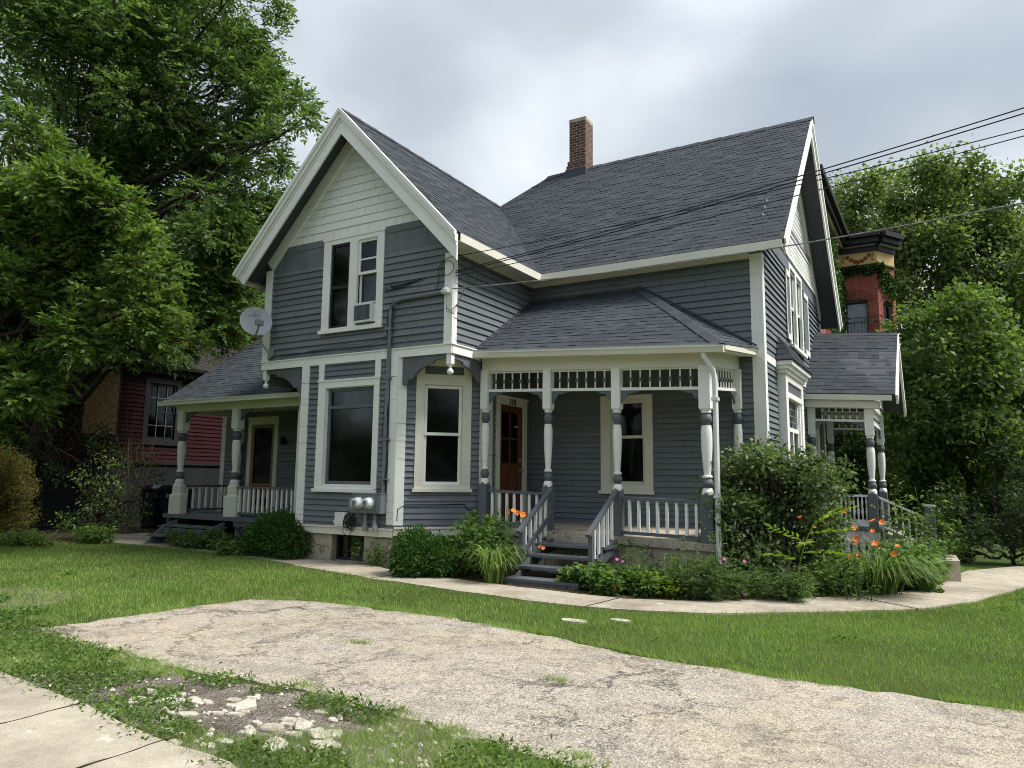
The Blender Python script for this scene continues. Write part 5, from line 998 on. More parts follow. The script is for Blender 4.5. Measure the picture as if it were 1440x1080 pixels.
# clipped and garden shrubs
def shrub(name, label, base, lobes, leafm, n, ls, wr=.5, cat='shrub', stems=6, up=.3, group=None, twig_r=.012, k=1, core=.0, shell=.3):
    base = np.array(base, float); T = thing(name, label, cat, base, group); mb = MB(); out = []
    vol = sum(r[0]*r[1] for _, r in lobes)
    for c, r in lobes:
        c = base+np.array(c, float); r = np.array(r, float); m = int(n*r[0]*r[1]/vol); q, d = ball(m, shell); lump = 1+.24*np.sin(d[:, 0]*9+c[0]*5)*np.sin(d[:, 1]*9+1)*np.cos(d[:, 2]*8+c[2]*3)+.1*np.sin(d[:, 0]*23)*np.cos(d[:, 2]*21+d[:, 1]*11)+np.abs(rng.normal(0, .05, m))
        P = c+q*r*lump[:, None]; P[:, 2] = np.maximum(P[:, 2], .015); D = nrm(d*.8+rng.normal(0, .45, (m, 3))+Z*up)
        for j in range(k): out.append(leafquads(P+rng.normal(0, ls*.5, (m, 3))*(j > 0), D+rng.normal(0, .4, (m, 3))*(j > 0), ls*rng.uniform(.6, 1.25, m), wr, .5))
        for j in range(stems): limb(mb, base+np.array([rng.normal(0, .08)+(c-base)[0]*.5, rng.normal(0, .08)+(c-base)[1]*.5, 0]), c+q[j % m]*r*.9, twig_r, .004, .08, 5)
    mb.build('stems', 'bark', T); fast_mesh('foliage', np.concatenate(out), 4, leafm, T); return T
shrub('boxwood', 'round clipped boxwood below the angled bay window', on('z', 588, 812, 0), [((-.14, .1, .36), (.37, .36, .38)), ((.27, .2, .3), (.31, .32, .32)), ((-.08, -.08, .22), (.32, .28, .25)), ((-.3, .05, .2), (.2, .2, .2))], 'boxwood', 17000, .05, .5)
shrub('boxwood', 'low bright green evergreen mound before the left side porch', on('z', 372, 786, 0)+np.array([0, .25, 0]), [((0, .1, .42), (.62, .5, .44)), ((-.42, .1, .3), (.42, .4, .32)), ((.42, -.02, .3), (.42, .4, .34))], 'boxwood', 21000, .055, .45)
YW = [(10, 655, 22), (24, 680, 26), (-12, 672, 42), (14, 708, 32), (-22, 715, 48), (36, 712, 12), (-20, 645, 32), (28, 730, 22), (0, 735, 30), (38, 694, 10)]
tree('golden_yew', 'yellowish cone shaped yew at the left edge of the lawn', gnd(-10, 745, 16.6), cl(YW, 16.6, .35), 'yew', 2600, kind='clump', ls=.06, k=5, wr=.3, trunk_r=.05, cat='shrub', shell=.25)
VS = [(1045, 690, 40), (1095, 682, 48), (1142, 694, 42), (1055, 742, 48), (1112, 742, 52), (1158, 734, 30), (1036, 652, 20), (1076, 645, 20), (1128, 658, 24), (1168, 684, 20), (1048, 788, 44), (1108, 792, 48), (1180, 662, 10), (1150, 655, 12), (1060, 632, 10), (1025, 720, 22)]
tree('variegated_shrub', 'large pale leafed shrub hiding the house corner and downspout foot', (9.75, 1.2, 0), cl(VS, 11.1, .35), 'euonymus', 1700, kind='clump', ls=.095, k=5, wr=.5, trunk_r=.05, cat='shrub', shell=.3)
def herb(name, label, base, rx, ry, h, leafm, n, ls, wr=.5, cat='plant', flowers=None, stems=14, group=None, k=3, spr=False):
    """a clump of leafy stems"""
    base = np.array(base, float); T = thing(name, label, cat, base, group); mb = MB(); out = []; tips = []
    for i in range(stems):
        a = rng.uniform(0, 2*math.pi); r = math.sqrt(rng.random()); b = base+np.array([rx*r*math.cos(a)*.75, ry*r*math.sin(a)*.75, 0]); t = b+np.array([rx*.35*math.cos(a)*r+rng.normal(0, .05), ry*.35*math.sin(a)*r+rng.normal(0, .05), h*rng.uniform(.65, 1.1)*(1-.35*r*r)])
        pts = limb(mb, b, t, .006, .003, .06, 6); tips.append(t); m = max(4, n//stems); tt = rng.random(m)**.75; idx = np.clip((tt*5).astype(int), 0, 4); P = np.array([pts[q]*(1-f)+pts[q+1]*f for q, f in zip(idx, tt*5-idx)])
        d = rng.normal(0, 1, (m, 3)); d[:, 2] = rng.normal(.15, .4, m)
        if spr: out.append(sprays(P, d, ls*2.6, k, ls, wr, .2))
        else:
            P2 = P+nrm(d)*ls*rng.uniform(.2, 1.2, (m, 1)); out.append(leafquads(P2, d-Z*.25, ls*rng.uniform(.6, 1.3, m), wr, .75))
    mb.build('stems', 'weed', T); fast_mesh('foliage', np.concatenate(out), 4, leafm, T)
    return T, tips
def bloom(parent, p, m, r, petals=6, tilt=None, stem=None):
    mb = MB(); ax = nrm(np.array(tilt if tilt is not None else [rng.normal(0, .4), -.7+rng.normal(0, .3), .6])); t = nrm(np.cross(ax, [0.2, .3, 1])); b = np.cross(ax, t); p = np.array(p, float)
    for i in range(petals):
        a = 2*math.pi*i/petals; d = t*math.cos(a)+b*math.sin(a); s = np.cross(ax, d); w = r*.36
        q = [p, p+d*r*.55+ax*r*.35+s*w, p+d*r*1.0+ax*r*.3, p+d*r*.55+ax*r*.35-s*w]; mb.poly(q); 
    mb.lathe(p-ax*r*.25, [(.004, 0), (.012, r*.3), (.0, r*.5)], 5, ax=ax)
    if stem is not None:
        mb.tube([stem, (np.array(stem)+p)/2+np.array([0, 0, .05]), p-ax*r*.2], .004, 5, m=1)
    return mb.build('flower', [m, 'strap'], parent)
def daylily(label, base, n, ln, spread, flowers=(), lean=(0, 0)):
    base = np.array(base, float); T = thing('daylily', label, 'plant', base); V = []
    for i in range(n):
        a = rng.uniform(0, 2*math.pi); b = base+np.array([math.cos(a)*spread*.35*rng.random(), math.sin(a)*spread*.35*rng.random(), 0]); l = ln*rng.uniform(.6, 1.1); out = np.array([math.cos(a)+lean[0], math.sin(a)+lean[1], 0]); sd = nrm(np.cross(out, Z)); k = 8; w = .011+.006*rng.random(); pts = []
        for j in range(k+1):
            t = j/k; pts.append(b+out*(spread*rng.uniform(.95, 1.05)*t**1.5)*l/ln+Z*l*(1.25*t-1.0*t**2.6*rng.uniform(.8, 1.05)))
        for j in range(k):
            w0, w1 = w*(1-(j/k)**3), w*(1-((j+1)/k)**3); V += [pts[j]-sd*w0, pts[j]+sd*w0, pts[j+1]+sd*w1, pts[j+1]-sd*w1]
    V = np.array(V); V[:, 2] = np.maximum(V[:, 2], .01); 
    # welded strips would be one island; leave each blade's colour to chance along its length
    fast_mesh('leaves', V, 4, 'strap', T)
    for (px, py, y) in flowers:
        if y > 1: y -= .85
        p = on('y', px, py, y); bloom(T, p, 'orange', .052*rng.uniform(.7, 1.2), 6, stem=base+np.array([rng.normal(0, .1), rng.normal(0, .1), .05]))
    return T
herb('leafy_perennial', 'tall leafy green perennial left of the porch steps', (5.35, -.1, 0), .5, .45, 1.05, 'herb', 2600, .085, .5, stems=26)
herb('leafy_perennial', 'low feathery herb clump between boxwood and steps', (4.75, -.42, 0), .5, .32, .55, 'fern', 900, .05, .35, stems=22, spr=True, k=4)
herb('vine', 'leafy stem with large pale leaves before the left porch rail', (5.15, .3, 0), .22, .2, 1.3, 'herb', 260, .12, .7, stems=7)
daylily('arching daylily clump beside the bottom of the steps, with two orange flowers', (5.98, -.62, 0), 170, 1.0, .46, [(722, 719, -.35), (729, 722, -.3), (716, 723, -.4), (735, 724, -.3), (760, 769, -.25), (764, 771, -.22)])
herb('nasturtium', 'bright green low leafy clump right of the steps with one orange flower', (7.8, -.4, 0), .66, .4, .4, 'herb', 3400, .075, .75, stems=44)
bloom(bpy.data.objects['nasturtium'], on('y', 862, 828, -.72), 'orange', .05, 6)
herb('nasturtium', 'pale green leafy clump by the path, between nasturtium and cosmos', (8.55, -.42, 0), .32, .25, .36, 'lime', 420, .08, .4, stems=20)
for nm, lb, b, s_, fl in (('cosmos', 'feathery cosmos with pink flowers at the porch corner', (9.05, -.2, 0), (.5, .36, .62), [(1013, 788, -.1), (1019, 786, 0), (1047, 790, 0), (1021, 792, -.1)]), ('cosmos', 'thin tall cosmos with a pink flower against the porch foundation', (7.75, .45, 0), (.3, .2, .75), [(868, 787, .2), (876, 790, .2)]), ('cosmos', 'broad feathery herb mass along the path below the big shrub', (9.8, .3, 0), (.62, .42, .45), [(1041, 857, -.3), (1048, 836, -.1)])):
    T, tips = herb(nm, lb, b, s_[0], s_[1], s_[2], 'fern', 900 if s_[0] > .4 else 90, .05, .3, stems=30 if s_[0] > .4 else 8, spr=True, k=4)
    for (px, py, y) in fl: bloom(T, on('y', px, py, y), 'pink', .03, 7)
herb('garden_herb', 'small pale leafy plants with pink flower at the basement window', (3.1, -.12, 0), .36, .18, .5, 'herb', 420, .06, .45, stems=16)
bloom(bpy.data.objects['garden_herb'], on('y', 549, 770, -.2), 'pink', .035, 6)
herb('hosta', 'pale leafy ground cover before the side porch steps', on('z', 258, 772, 0)+np.array([.2, .2, 0]), .95, .3, .42, 'fern', 1700, .09, .55, stems=40)
herb('hosta', 'low leafy clump between ground cover and evergreen mound', on('z', 325, 782, 0), .5, .25, .35, 'herb', 800, .08, .5, stems=22)
for x, y, h_, l in ((9.15, .3, 1.05, 'tall thin flower stalks in front of the downspout'), (8.45, .2, .75, 'thin seeding stalks against the porch foundation'), (4.4, -.35, .8, 'loose tall stalks behind the round boxwood'), (10.75, .75, .95, 'loose tall stalks between ailanthus shoot and daylilies'), (5.75, -.05, 1.15, 'tall phlox stalks beside the left step railing'), (11.5, 2.9, .9, 'loose tall stalks behind the many flowered daylilies')):
    herb('flower_stalk', l, (x, y, 0), .3, .22, h_, 'fern', 230, .07, .35, stems=11)
# yellow-green ailanthus shoot
T = thing('ailanthus', 'yellow green shoot with feathered leaves before the big shrub', 'plant', (10.05, .6, 0)); mb = MB(); V = []
st_ = [(10.05, .6, 0), (10.1, .55, .4), (10.2, .5, .75), (10.35, .5, 1.05)]; mb.tube(st_, .01, 6); mb.build('stem', 'lime', T)
P = np.array([[10.1, .55, .5], [10.13, .53, .6], [10.2, .5, .75], [10.22, .5, .85], [10.3, .5, .95], [10.34, .5, 1.03], [10.15, .5, .7]]); D = np.array([[-.8, -.5, .3], [.9, -.3, .2], [-.7, -.4, .5], [.9, .2, .3], [.6, -.4, .6], [1, .1, .6], [.3, -.9, .3]])
fast_mesh('foliage', sprays(P, D, .5, 7, .13, .32, .15), 4, 'lime', T)
daylily('large arching daylily clump at the bend of the path', (11.0, 1.6, 0), 280, 1.05, .75, [], (.15, -.25)); daylily('daylily clump with many orange flowers before the side porch stairs', (11.15, 2.6, 0), 140, .95, .5, [(1190, 719, 2.3), (1125, 728, 2.0), (1145, 742, 2.0), (1228, 733, 2.4), (1240, 735, 2.4), (1202, 744, 2.3), (1227, 747, 2.4), (1205, 765, 2.3), (1204, 758, 2.3), (1238, 771, 2.4), (1262, 768, 2.5), (1258, 780, 2.4), (1231, 765, 2.4), (1207, 782, 2.2), (1196, 783, 2.2)])
herb('hosta', 'broad leafed green clump among the daylilies', (11.25, 2.3, 0), .45, .4, .6, 'herb', 900, .14, .55, stems=24)
herb('leafy_perennial', 'green leafy mass between big shrub and daylilies', (10.5, 1.25, 0), .45, .45, .6, 'herb', 1500, .08, .45, stems=24)
herb('leafy_perennial', 'dense green leafy mass under the side stair railing', (11.35, 3.9, 0), .55, .9, .7, 'herb', 2600, .08, .5, stems=36)
herb('vine', 'twining vine of pale leaves climbing the side stair railing', (11.2, 6.6, 0), .5, .4, 1.6, 'lightleaf', 420, .1, .55, stems=16)
herb('vine', 'loose vine stems beside the stair newels', (11.75, 6.6, 0), .3, .35, 1.3, 'limeleaf', 240, .11, .6, stems=12)
herb('weed', 'low weeds at the left lawn edge under the trees', on('z', 30, 768, 0), .8, .4, .35, 'lightleaf', 1100, .09, .5, stems=40)
herb('weed', 'weedy tuft before the sapling shrub', on('z', 130, 764, 0), .7, .3, .45, 'weed', 1000, .09, .5, stems=36)
herb('weed', 'green weeds along the side of the far path', (12.0, 7.4, 0), .5, .4, .5, 'weed', 500, .09, .5, stems=20)

# lawn and weeds
def inpoly(x, y, poly):
    c = np.zeros(len(x), bool); j = len(poly)-1
    for i in range(len(poly)):
        xi, yi = poly[i]; xj, yj = poly[j]; k = ((yi > y) != (yj > y)) & (x < (xj-xi)*(y-yi)/(yj-yi+1e-12)+xi); c ^= k; j = i
    return c
def tnoise(x, y, s, sd): 
    r = np.random.default_rng(sd); o = 0
    for i in range(5): a = r.uniform(0, 6.28); f = s*(1.6**i); o = o+np.sin((x*math.cos(a)+y*math.sin(a))*f+r.uniform(0, 6.28))/(1.3**i)
    return o/2.6
def blades(x, y, h, w, lean=.45):
    n = len(x); a = rng.uniform(0, 2*math.pi, n); b = rng.uniform(0, 2*math.pi, n); P = np.stack([x, y, np.zeros(n)], 1); sd = np.stack([np.cos(a), np.sin(a), 0*a], 1)*(w/2)[:, None]
    tip = P+np.stack([np.cos(b)*h*lean, np.sin(b)*h*lean, h], 1); return np.stack([P-sd, P+sd, tip], 1).reshape(-1, 3)
HOUSE = [(-4.7, .7), (.3, .7), (1.2, 0), (3.5, 0), (4.7, 1), (9.3, 1), (9.3, 10), (-4.7, 10)]
NOG = [DRIVE, WF+WB, WALK2, BED, HOUSE]
def scatter(n, x0, x1, y0, y1): return rng.uniform(x0, x1, n), rng.uniform(y0, y1, n)
def keepout(x, y, extra=()):
    k = np.ones(len(x), bool)
    jx, jy = x+rng.normal(0, .07, len(x)), y+rng.normal(0, .07, len(x))
    for p in NOG+list(extra): k &= ~inpoly(jx, jy, p)
    return k
X, Y_ = scatter(760000, -13, 15.5, -8, 6); k = keepout(X, Y_, (STRIP, LD)); dist = np.hypot(X-CAM[0], Y_-CAM[1])
vx, vy = X-CAM[0], Y_-CAM[1]; ang = (vx*_r0[0]+vy*_r0[1])/(vx*_f[0]+vy*_f[1]); k &= (abs(ang) < 1.15) & (rng.random(len(X)) < np.clip(1.25-dist/28, .35, 1)); X, Y_, dist = X[k], Y_[k], dist[k]
hh = .047*(1+.3*tnoise(X, Y_, 1.2, 4))*rng.uniform(.6, 1.3, len(X)); g = fast_mesh('lawn_grass', blades(X, Y_, hh, np.clip(.00075*dist, .005, .012)), 3, 'grass', origin=(4, -2, 0)); tag(g, 'mown green lawn grass around the drive', kind='stuff')
X, Y_ = scatter(130000, 1.8, 11, -7.6, -5.7); k = keepout(X, Y_); k &= tnoise(X, Y_, 2.2, 8)+.55*(X > 8.2)+.2*(X < 5.2)-.75*((X > 6.6) & (X < 8.7) & (Y_ > -7.0) & (Y_ < -6.42)) > -.12; X, Y_ = X[k], Y_[k]
V = [blades(X, Y_, .048*rng.uniform(.4, 1.6, len(X)), np.full(len(X), .0045), .8)]
g = fast_mesh('verge_grass', V[0], 3, 'grass', origin=(6, -6.5, 0)); tag(g, 'ragged grass growing on the strip by the pavement', kind='stuff')
X, Y_ = scatter(60000, 1.8, 11, -7.5, -5.8); k = keepout(X, Y_); k &= tnoise(X, Y_, 2.0, 15)+.35*(X > 8.3)-.55*((X > 6.6) & (X < 8.7) & (Y_ > -7.0) & (Y_ < -6.42)) > -.1; X, Y_ = X[k], Y_[k]; n = len(X)
P = np.stack([X, Y_, rng.uniform(.005, .05, n)], 1); d = rng.normal(0, 1, (n, 3)); d[:, 2] = rng.uniform(0, .9, n); g = fast_mesh('verge_weeds', leafquads(P, d, rng.uniform(.02, .045, n), .4, .6), 4, 'weed', origin=(6, -6.5, 0)); tag(g, 'broad leafed low weeds on the strip by the pavement', kind='stuff')
X, Y_ = scatter(26000, 3, 15, -3.2, 4); k = keepout(X, Y_); k &= tnoise(X, Y_, 2.6, 35) > .8; X, Y_ = X[k], Y_[k]; n = len(X); P = np.stack([X, Y_, rng.uniform(.02, .07, n)], 1); d = rng.normal(0, 1, (n, 3)); d[:, 2] = rng.uniform(0, .7, n)
g = fast_mesh('lawn_weeds', leafquads(P, d, rng.uniform(.025, .05, n), .6, .7), 4, 'weed', origin=(9, -1, 0)); tag(g, 'scattered weeds in the lawn between drive and path', kind='stuff')
X, Y_ = scatter(60000, -1, 4.2, -6.5, -3.6); k = keepout(X, Y_); k &= tnoise(X, Y_, 1.6, 25) > .7; X, Y_ = X[k], Y_[k]; n = len(X); P = np.stack([X, Y_, rng.uniform(.01, .06, n)], 1); d = rng.normal(0, 1, (n, 3)); d[:, 2] = rng.uniform(0, .7, n)
g = fast_mesh('clover', leafquads(P, d, rng.uniform(.025, .045, n), .7, .7), 4, 'herb', origin=(2, -5, 0)); tag(g, 'clover patches in the lawn beyond the drive end', kind='stuff')
E_ = DRIVE[1:11]; qx, qy = [], []
for a, b in zip(E_[:-1], E_[1:]):
    m = int(900*math.hypot(b[0]-a[0], b[1]-a[1])); t = rng.random(m); off = np.abs(rng.normal(0, .05, m))*(.4+.9*rng.random())-.05; nx, ny = (b[1]-a[1]), -(b[0]-a[0]); ln = math.hypot(nx, ny); k = tnoise(a[0]+(b[0]-a[0])*t, a[1]+(b[1]-a[1])*t, 6, 3) > -.25
    qx.append((a[0]+(b[0]-a[0])*t+nx/ln*off)[k]); qy.append((a[1]+(b[1]-a[1])*t+ny/ln*off)[k])
qx, qy = np.concatenate(qx), np.concatenate(qy); g = fast_mesh('edge_grass', blades(qx, qy, .06*rng.uniform(.4, 1.3, len(qx)), np.full(len(qx), .006), .8), 3, 'grass', origin=(7, -3.5, 0)); tag(g, 'ragged grass creeping over the far edge of the drive', kind='stuff')
cr = [on('z', px, py, .01) for px, py in ((785, 958), (700, 1060), (815, 1065), (640, 1028), (560, 1000), (480, 985), (505, 905), (430, 965))]
V = []
for c in cr: m = 160; V.append(blades(c[0]+rng.normal(0, .07, m), c[1]+rng.normal(0, .03, m), rng.uniform(.02, .07, m), np.full(m, .006), .9))
g = fast_mesh('crack_grass', np.concatenate(V), 3, 'grass', origin=(8, -5.5, 0)); tag(g, 'grass tufts in cracks of the drive', kind='stuff')

# ------------------------------------------------------------------ neighbours
NX = -9.5; NF = Fr((NX, 0, 0), (0, 1, 0), (1, 0, 0)); NH = thing('maroon_house', 'maroon clapboard house in deep shade with one boarded window', 'house', (-13, 6, 0))
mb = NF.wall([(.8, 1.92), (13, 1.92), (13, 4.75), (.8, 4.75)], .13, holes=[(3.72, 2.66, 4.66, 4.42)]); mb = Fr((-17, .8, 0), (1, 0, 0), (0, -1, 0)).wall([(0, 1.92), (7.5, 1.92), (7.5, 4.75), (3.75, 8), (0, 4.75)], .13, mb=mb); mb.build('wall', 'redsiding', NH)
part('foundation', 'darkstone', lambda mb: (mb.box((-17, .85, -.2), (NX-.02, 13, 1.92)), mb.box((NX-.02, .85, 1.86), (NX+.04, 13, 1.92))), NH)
part('roof_trim', 'black', lambda mb: (NF.box(mb, .4, 13.2, 4.72, 4.95, .0, .12), NF.box(mb, .3, 13.2, 4.9, 5.0, .12, .4), NF.box(mb, .78, .95, 1.92, 4.75, 0, .03)), NH)
roof('roof', [[(NX+.42, .3, 4.96), (NX+.42, 13.2, 4.96), (-13.25, 13.2, 8.2), (-13.25, .3, 8.2)], [(-17.4, 13.2, 4.96), (-17.4, .3, 4.96), (-13.25, .3, 8.2), (-13.25, 13.2, 8.2)]], matn='oldshingle', parent=NH)
window('window', NF, 3.56, 4.82, 2.5, 4.58, .14, (3.72, 4.66, 2.66, 4.42), 3.5, 'black', 'black', depth=.05, parent=NH)
part('muntins', 'metergrey', lambda mb: ([NF.box(mb, 3.72+.94*i/3, 3.735+.94*i/3, 2.7, 4.38, -.09, -.02) for i in (1, 2)], [NF.box(mb, 3.76, 4.62, z, z+.015, -.092, -.018) for z in (3.08, 3.95)]), NH)
bp_ = part('boarded_window', 'black', lambda mb: NF.box(mb, 1.62, 2.78, 2.6, 4.66, .0, .03), NH); part('board', 'osb', lambda mb: NF.box(mb, 1.7, 2.7, 2.72, 4.58, .03, .055), bp_)
def nporch(mb): mb.box((-12.8, -1.4, 0), (-9.7, .8, 1.5)); mb.box((-12.8, -1.5, 4.4), (-9.6, .78, 4.7)); mb.box((-9.9, -1.35, 1.5), (-9.75, -1.2, 4.4)); mb.box((-12.7, -1.35, 1.5), (-12.55, -1.2, 4.4))
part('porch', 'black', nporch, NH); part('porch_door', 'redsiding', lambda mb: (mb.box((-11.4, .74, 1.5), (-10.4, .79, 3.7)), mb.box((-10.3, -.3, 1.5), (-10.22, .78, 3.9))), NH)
for i, (x, y, l) in enumerate(((-8.22, 3.35, 'dark blue wheeled trash bin with a white emblem by the side porch'), (-7.5, 3.5, 'dark blue wheeled trash bin half hidden behind the side porch post'))):
    T = thing('trash_bin', l, 'trash bin', (x, y, 0), 'wheeled trash bins')
    part('body', 'plastic', lambda mb: (mb.hexa([(x-.25, y-.27, .08), (x+.25, y-.27, .08), (x+.25, y+.27, .08), (x-.25, y+.27, .08), (x-.31, y-.33, 1.14), (x+.31, y-.33, 1.14), (x+.31, y+.35, 1.14), (x-.31, y+.35, 1.14)]), mb.box((x-.33, y-.35, 1.08), (x+.33, y+.37, 1.14)), mb.box((x-.2, y-.3, .02), (x+.2, y-.1, .08))), T)
    part('lid', 'plastic', lambda mb: (mb.hexa([(x-.34, y-.38, 1.15), (x+.34, y-.38, 1.15), (x+.34, y+.38, 1.15), (x-.34, y+.38, 1.15), (x-.28, y-.3, 1.25), (x+.28, y-.3, 1.25), (x+.28, y+.34, 1.25), (x-.28, y+.34, 1.25)]), mb.tube([(x-.3, y+.42, 1.15), (x+.3, y+.42, 1.15)], .02, 6)), T)
    for e in (-1, 1): part('wheel', 'black', lambda mb: mb.lathe((x+e*.27, y+.24, .13), [(.13, -.03), (.13, .03)], 14, ax=(1, 0, 0)), T)
    part('emblem', 'white', lambda mb: (mb.tube([(x+.05+.05*math.cos(t)*(1-.1*t), y-.335, .95+.06*math.sin(t)) for t in np.linspace(.4, 5.4, 14)], .006, 5), mb.tube([(x+.1, y-.335, .98), (x+.06, y-.335, .95), (x+.1, y-.33, .9)], .006, 5)), T)
# brick building with a tower bay
BB = thing('brick_building', 'red brick building with black cornice and tan garland frieze', 'building', (6, 26, 0)); bx = 7.93; by = 28
def bwall(mb, fr, u0, u1, z0, z1, holes=()):
    courses(mb, fr.O, fr.U, Z, [(u0, z0), (u1, z0), (u1, z1), (u0, z1)], z1-z0, .0, holes, lip=False)
BF = Fr((0, by, 0), (1, 0, 0), (0, -1, 0)); BD = Fr((9.6, by, 0), (.5, .866, 0), (.866, -.5, 0)); BS = Fr((bx, 0, 0), (0, 1, 0), (1, 0, 0))
def wb(mb):
    bwall(mb, BF, bx, 9.6, 0, 11.9, [(8.14, 8.5, 9.15, 10.3)]); bwall(mb, BD, 0, 1.35, 0, 11.9, [(.35, 8.5, 1.1, 10.2)]); bwall(mb, BS, 19, by, 0, 11.9)
    bwall(mb, Fr((0, 19, 0), (1, 0, 0), (0, -1, 0)), -2, bx, 0, 11.9); bwall(mb, Fr((10.275, 29.17, 0), (-.1, 1, 0), (1, .1, 0)), 0, 8, 0, 11.9); mb.box((-2, 19.1, 11.8), (7.8, 36, 11.95)); mb.box((7.8, 28.2, 11.8), (9.5, 36, 11.95))
part('wall', 'redbrick', wb, BB)
def arch(mb, fr, u0, u1, zs, zt, n0, n1, w):                # segmental head
    n = 10; c = (u0+u1)/2; hw = (u1-u0)/2
    f = lambda t: (c-hw*math.cos(t), zs+(zt-zs)*math.sin(t))
    for i in range(n):
        a, b = f(math.pi*i/n), f(math.pi*(i+1)/n); mb.prism([fr.p(a[0], a[1], n0), fr.p(b[0], b[1], n0), fr.p(b[0], zt+w, n0), fr.p(a[0], zt+w, n0)], fr.N*(n1-n0))
part('arch_spandrel', 'redbrick', lambda mb: (arch(mb, BF, 8.14, 9.15, 10.12, 10.3, -.2, .004, .002), arch(mb, BD, .35, 1.1, 10.0, 10.2, -.2, .004, .002)), BB)
for fr, u0, u1, zt in ((BF, 8.14, 9.15, 10.3), (BD, .35, 1.1, 10.2)):
    w = MB(); fr.ring(w, u0, u1, 8.5, zt, .09, -.22, -.12); wo = w.build('window', 'greytrim', BB); w = MB(); fr.box(w, u0+.09, u1-.09, 8.6, zt-.2, -.19, -.18); w.build('pane', 'curtain' if fr is BF else 'glass', wo)
for i in range(15):
    pass
def fan(mb):
    for i in range(17):
        t = math.pi*(.12+.76*i/16); c = np.array([8.645, 10.0]); a = c+np.array([-math.cos(t)*.62, math.sin(t)*.36]); b = c+np.array([-math.cos(t)*.95, math.sin(t)*.72+.06])
        mb.bar(BF.p(a[0], a[1], .008), BF.p(b[0], b[1], .008), .012, .05, up=np.array([0, 1., 0]))
part('arch_bricks', 'redbrick', fan, BB)
part('frieze', 'tan', lambda mb: (BF.box(mb, bx, 9.62, 11.95, 12.6, -.1, .03), BD.box(mb, -.0, 1.35, 11.95, 12.6, -.1, .031), BS.box(mb, 19, by, 11.95, 12.6, -.1, .03)), BB)
def garl(mb):
    for i in range(7):
        u = 8.35+i*.16; z = 12.42-.28*math.sin(math.pi*i/6); mb.lathe(BF.p(u, z, .03), [(.1, 0), (.085, .03), (.03, .055), (.0, .04)], 8, ax=BF.N)
    for x in (8.15, 9.45): mb.tube([BF.p(x+.04*math.sin(k*1.2), 12.5-k*.06, .05) for k in range(7)], .018, 5)
part('garland', 'redrelief', garl, BB)
def corn(mb):
    for z0, z1, o_ in ((11.88, 11.97, .08), (12.6, 12.85, .12), (12.85, 12.95, .3), (12.95, 13.2, .42), (13.2, 13.45, .6)):
        BF.box(mb, bx+.0, 9.6+o_*.4, z0, z1, -.2, o_); BD.box(mb, -o_*.1, 1.35, z0, z1, -.2, o_*.999); BS.box(mb, 19-o_, by-o_*0, z0, z1, -.2, o_*.998)
part('cornice', 'black', corn, BB)
part('cornice_soffit', 'cream', lambda mb: (BF.box(mb, bx, 9.6, 12.842, 12.849, .13, .29), BS.box(mb, 19, by, 12.842, 12.849, .13, .29), BD.box(mb, 0, 1.35, 12.842, 12.849, .13, .29)), BB)
def balc(mb):
    for z in (9.05, 9.3): mb.tube([BF.p(7.95, z, .5), BF.p(9.75, z, .5)], .018, 5)
    for i in range(13): mb.tube([BF.p(7.98+i*.145, 8.2, .5), BF.p(7.98+i*.145, 9.3, .5)], .01, 5)
    for i in range(6): mb.tube([BF.p(8.05+i*.29+.09*math.cos(t), 9.17+.09*math.sin(t), .5) for t in np.linspace(0, 6.28, 10)], .008, 4)
    mb.tube([BF.p(9.75, 9.3, .5), BF.p(9.75, 9.3, 0)], .018, 5); BF.box(mb, 7.9, 9.8, 8.15, 8.25, 0, .55)
part('balcony_railing', 'black', balc, BB)
n = 5200; u = rng.uniform(19, 28, n); z = rng.uniform(8, 13, n); k = (z < 11.9+.9*np.sin(u*1.3)) ; P1 = np.stack([np.full(n, bx)+rng.uniform(.02, .2, n), u, z], 1)[k]
m = 1500; uu = rng.uniform(bx, 9.9, m); zz = 11.86-np.abs(rng.normal(0, .13, m))-.05*np.sin(uu*7); P2 = np.stack([uu, by-rng.uniform(.03, .16, m), zz], 1)
m = 700; uu = np.abs(rng.normal(0, .12, m)); zz = rng.uniform(8.5, 12, m); P3 = np.stack([bx+uu, by-rng.uniform(.03, .15, m), zz], 1)
m = 900; t = rng.uniform(.0, 1.5, m); zz = 12.0-np.abs(rng.normal(0, .5, m))-t*.5; P4 = np.stack([9.6+.5*t*.8+.1, by+.866*t*.8-.06, zz], 1)
P = np.concatenate([P1, P2, P3, P4]); T = thing('ivy', 'ivy climbing the brick tower and trailing under its frieze', 'ivy', (8, 27.5, 8)); fast_mesh('foliage', leafquads(P, rng.normal(0, 1, P.shape)-Z*.6, rng.uniform(.1, .2, len(P)), .8, .2), 4, 'ivy', T)
mb = MB(); p0 = on('z', 327, 690, 0); p0 = CAM+(ray(327, 640))*27; mb.tube([(p0[0], p0[1], 0), (p0[0], p0[1], 8.6)], [.16, .12], 10); tag(mb.build('utility_pole', 'bark', smooth=True), 'weathered utility pole among leaves behind the satellite dish', 'utility pole')

n = 70000; A_ = rng.uniform(0, 2*math.pi, n); rr_ = 47+rng.normal(0, 2.2, n); Zh = rng.uniform(.5, 1, n)*(8+2*np.sin(A_*14)+1.5*np.sin(A_*37+1)); P = np.stack([4+rr_*np.cos(A_), 2+rr_*np.sin(A_), Zh*rng.random(n)**.6+.4], 1)
g = fast_mesh('far_trees', leafquads(P, rng.normal(0, 1, P.shape), rng.uniform(.45, .8, n), .7, .3), 4, 'darkleaf', origin=(0, -36, 0)); tag(g, 'ring of far off trees around the yard and across the street', kind='stuff')
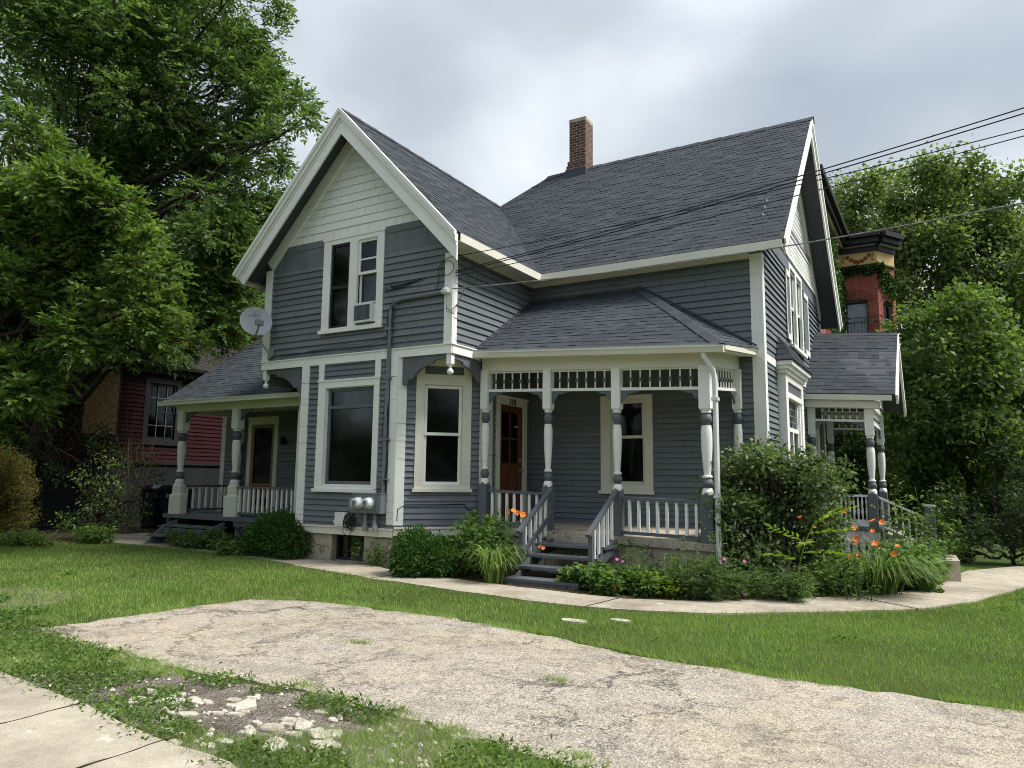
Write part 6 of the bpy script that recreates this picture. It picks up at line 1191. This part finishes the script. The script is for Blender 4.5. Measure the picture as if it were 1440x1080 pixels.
# ------------------------------------------------------------------ light
w = bpy.data.worlds.new('World'); sc.world = w; w.use_nodes = True; nt = w.node_tree; nt.nodes.clear()
SUN_EL, SUN_AZ = R(54), R(74)                                  # azimuth clockwise from +y
o = nt.nodes.new('ShaderNodeOutputWorld'); sky = N(nt, 'TexSky', _sky_type='NISHITA', _sun_disc=False, _sun_elevation=SUN_EL, _sun_rotation=SUN_AZ)
b1 = N(nt, 'Background', Strength=.1); L(nt, sky.outputs[0], b1.inputs[0])
tc = N(nt, 'TexCoord'); mp = N(nt, 'Mapping'); mp.inputs['Scale'].default_value = (1, 1, 1.7); mp.inputs['Location'].default_value = (.35, .1, .2); L(nt, tc.outputs['Generated'], mp.inputs[0])
n1 = noise(nt, mp.outputs[0], 1.5, 3, .45, .3); n2 = noise(nt, mp.outputs[0], 4.2, 4, .5, .2)
m1 = N(nt, 'Math', _operation='MULTIPLY_ADD'); L(nt, n2, m1.inputs[0]); m1.inputs[1].default_value = .3; L(nt, n1, m1.inputs[2])
mv = m1.outputs[0]
for (px, py), w_, a_ in (((700, 250), .985, .06), ((880, 125), .994, .08), ((1010, -10), .992, .08), ((450, 190), .99, .08), ((600, 110), .985, -.08), ((1250, 110), .97, -.1)):   # thinner and thicker places of the cloud cover
    dd_ = N(nt, 'VectorMath', _operation='DOT_PRODUCT'); nv = N(nt, 'VectorMath', _operation='NORMALIZE'); L(nt, tc.outputs['Generated'], nv.inputs[0]); L(nt, nv.outputs[0], dd_.inputs[0]); v_ = ray(px, py); dd_.inputs[1].default_value = tuple(v_/np.linalg.norm(v_))
    mr = N(nt, 'MapRange', _interpolation_type='SMOOTHSTEP'); L(nt, dd_.outputs['Value'], mr.inputs[0]); mr.inputs[1].default_value = w_; mr.inputs[2].default_value = 1.002; mr.inputs[3].default_value = 0; mr.inputs[4].default_value = a_
    ad = N(nt, 'Math', _operation='ADD'); L(nt, mv, ad.inputs[0]); L(nt, mr.outputs[0], ad.inputs[1]); mv = ad.outputs[0]
cl_ = ramp(nt, mv, [(.5, (.32, .36, .4)), (.64, (.41, .45, .485)), (.76, (.56, .6, .63)), (.9, (.74, .775, .8))])
sx = N(nt, 'SeparateXYZ'); L(nt, tc.outputs['Generated'], sx.inputs[0])
zz = N(nt, 'Math', _operation='MULTIPLY'); L(nt, sx.outputs[2], zz.inputs[0]); L(nt, sx.outputs[2], zz.inputs[1])
ov = N(nt, 'Math', _operation='MULTIPLY_ADD'); L(nt, zz.outputs[0], ov.inputs[0]); ov.inputs[1].default_value = 1.15; ov.inputs[2].default_value = .74     # an overcast sky is brightest overhead
b2 = N(nt, 'Background'); L(nt, cl_.outputs[0], b2.inputs[0]); st = N(nt, 'Math', _operation='MULTIPLY'); L(nt, ov.outputs[0], st.inputs[0]); st.inputs[1].default_value = .71; L(nt, st.outputs[0], b2.inputs[1])
mx = N(nt, 'MixShader'); mx.inputs[0].default_value = .88; L(nt, b1.outputs[0], mx.inputs[1]); L(nt, b2.outputs[0], mx.inputs[2]); L(nt, mx.outputs[0], o.inputs[0])
sd_ = bpy.data.lights.new('sun', 'SUN'); sd_.energy = 2.5; sd_.angle = R(20); sd_.color = (1, .96, .9); so = bpy.data.objects.new('sun', sd_); COL.objects.link(so)
v = Vector((math.sin(SUN_AZ)*math.cos(SUN_EL), math.cos(SUN_AZ)*math.cos(SUN_EL), math.sin(SUN_EL))); so.rotation_euler = (-v).to_track_quat('-Z', 'Y').to_euler()
sc.view_settings.view_transform = 'Standard'; sc.view_settings.look = 'None'; sc.view_settings.exposure = 1.08; sc.view_settings.gamma = 1
sc.cycles.filter_width = 1.0; sc.cycles.max_bounces = 8; sc.cycles.transparent_max_bounces = 12; sc.cycles.caustics_reflective = False; sc.cycles.caustics_refractive = False; sc.cycles.sample_clamp_indirect = 4
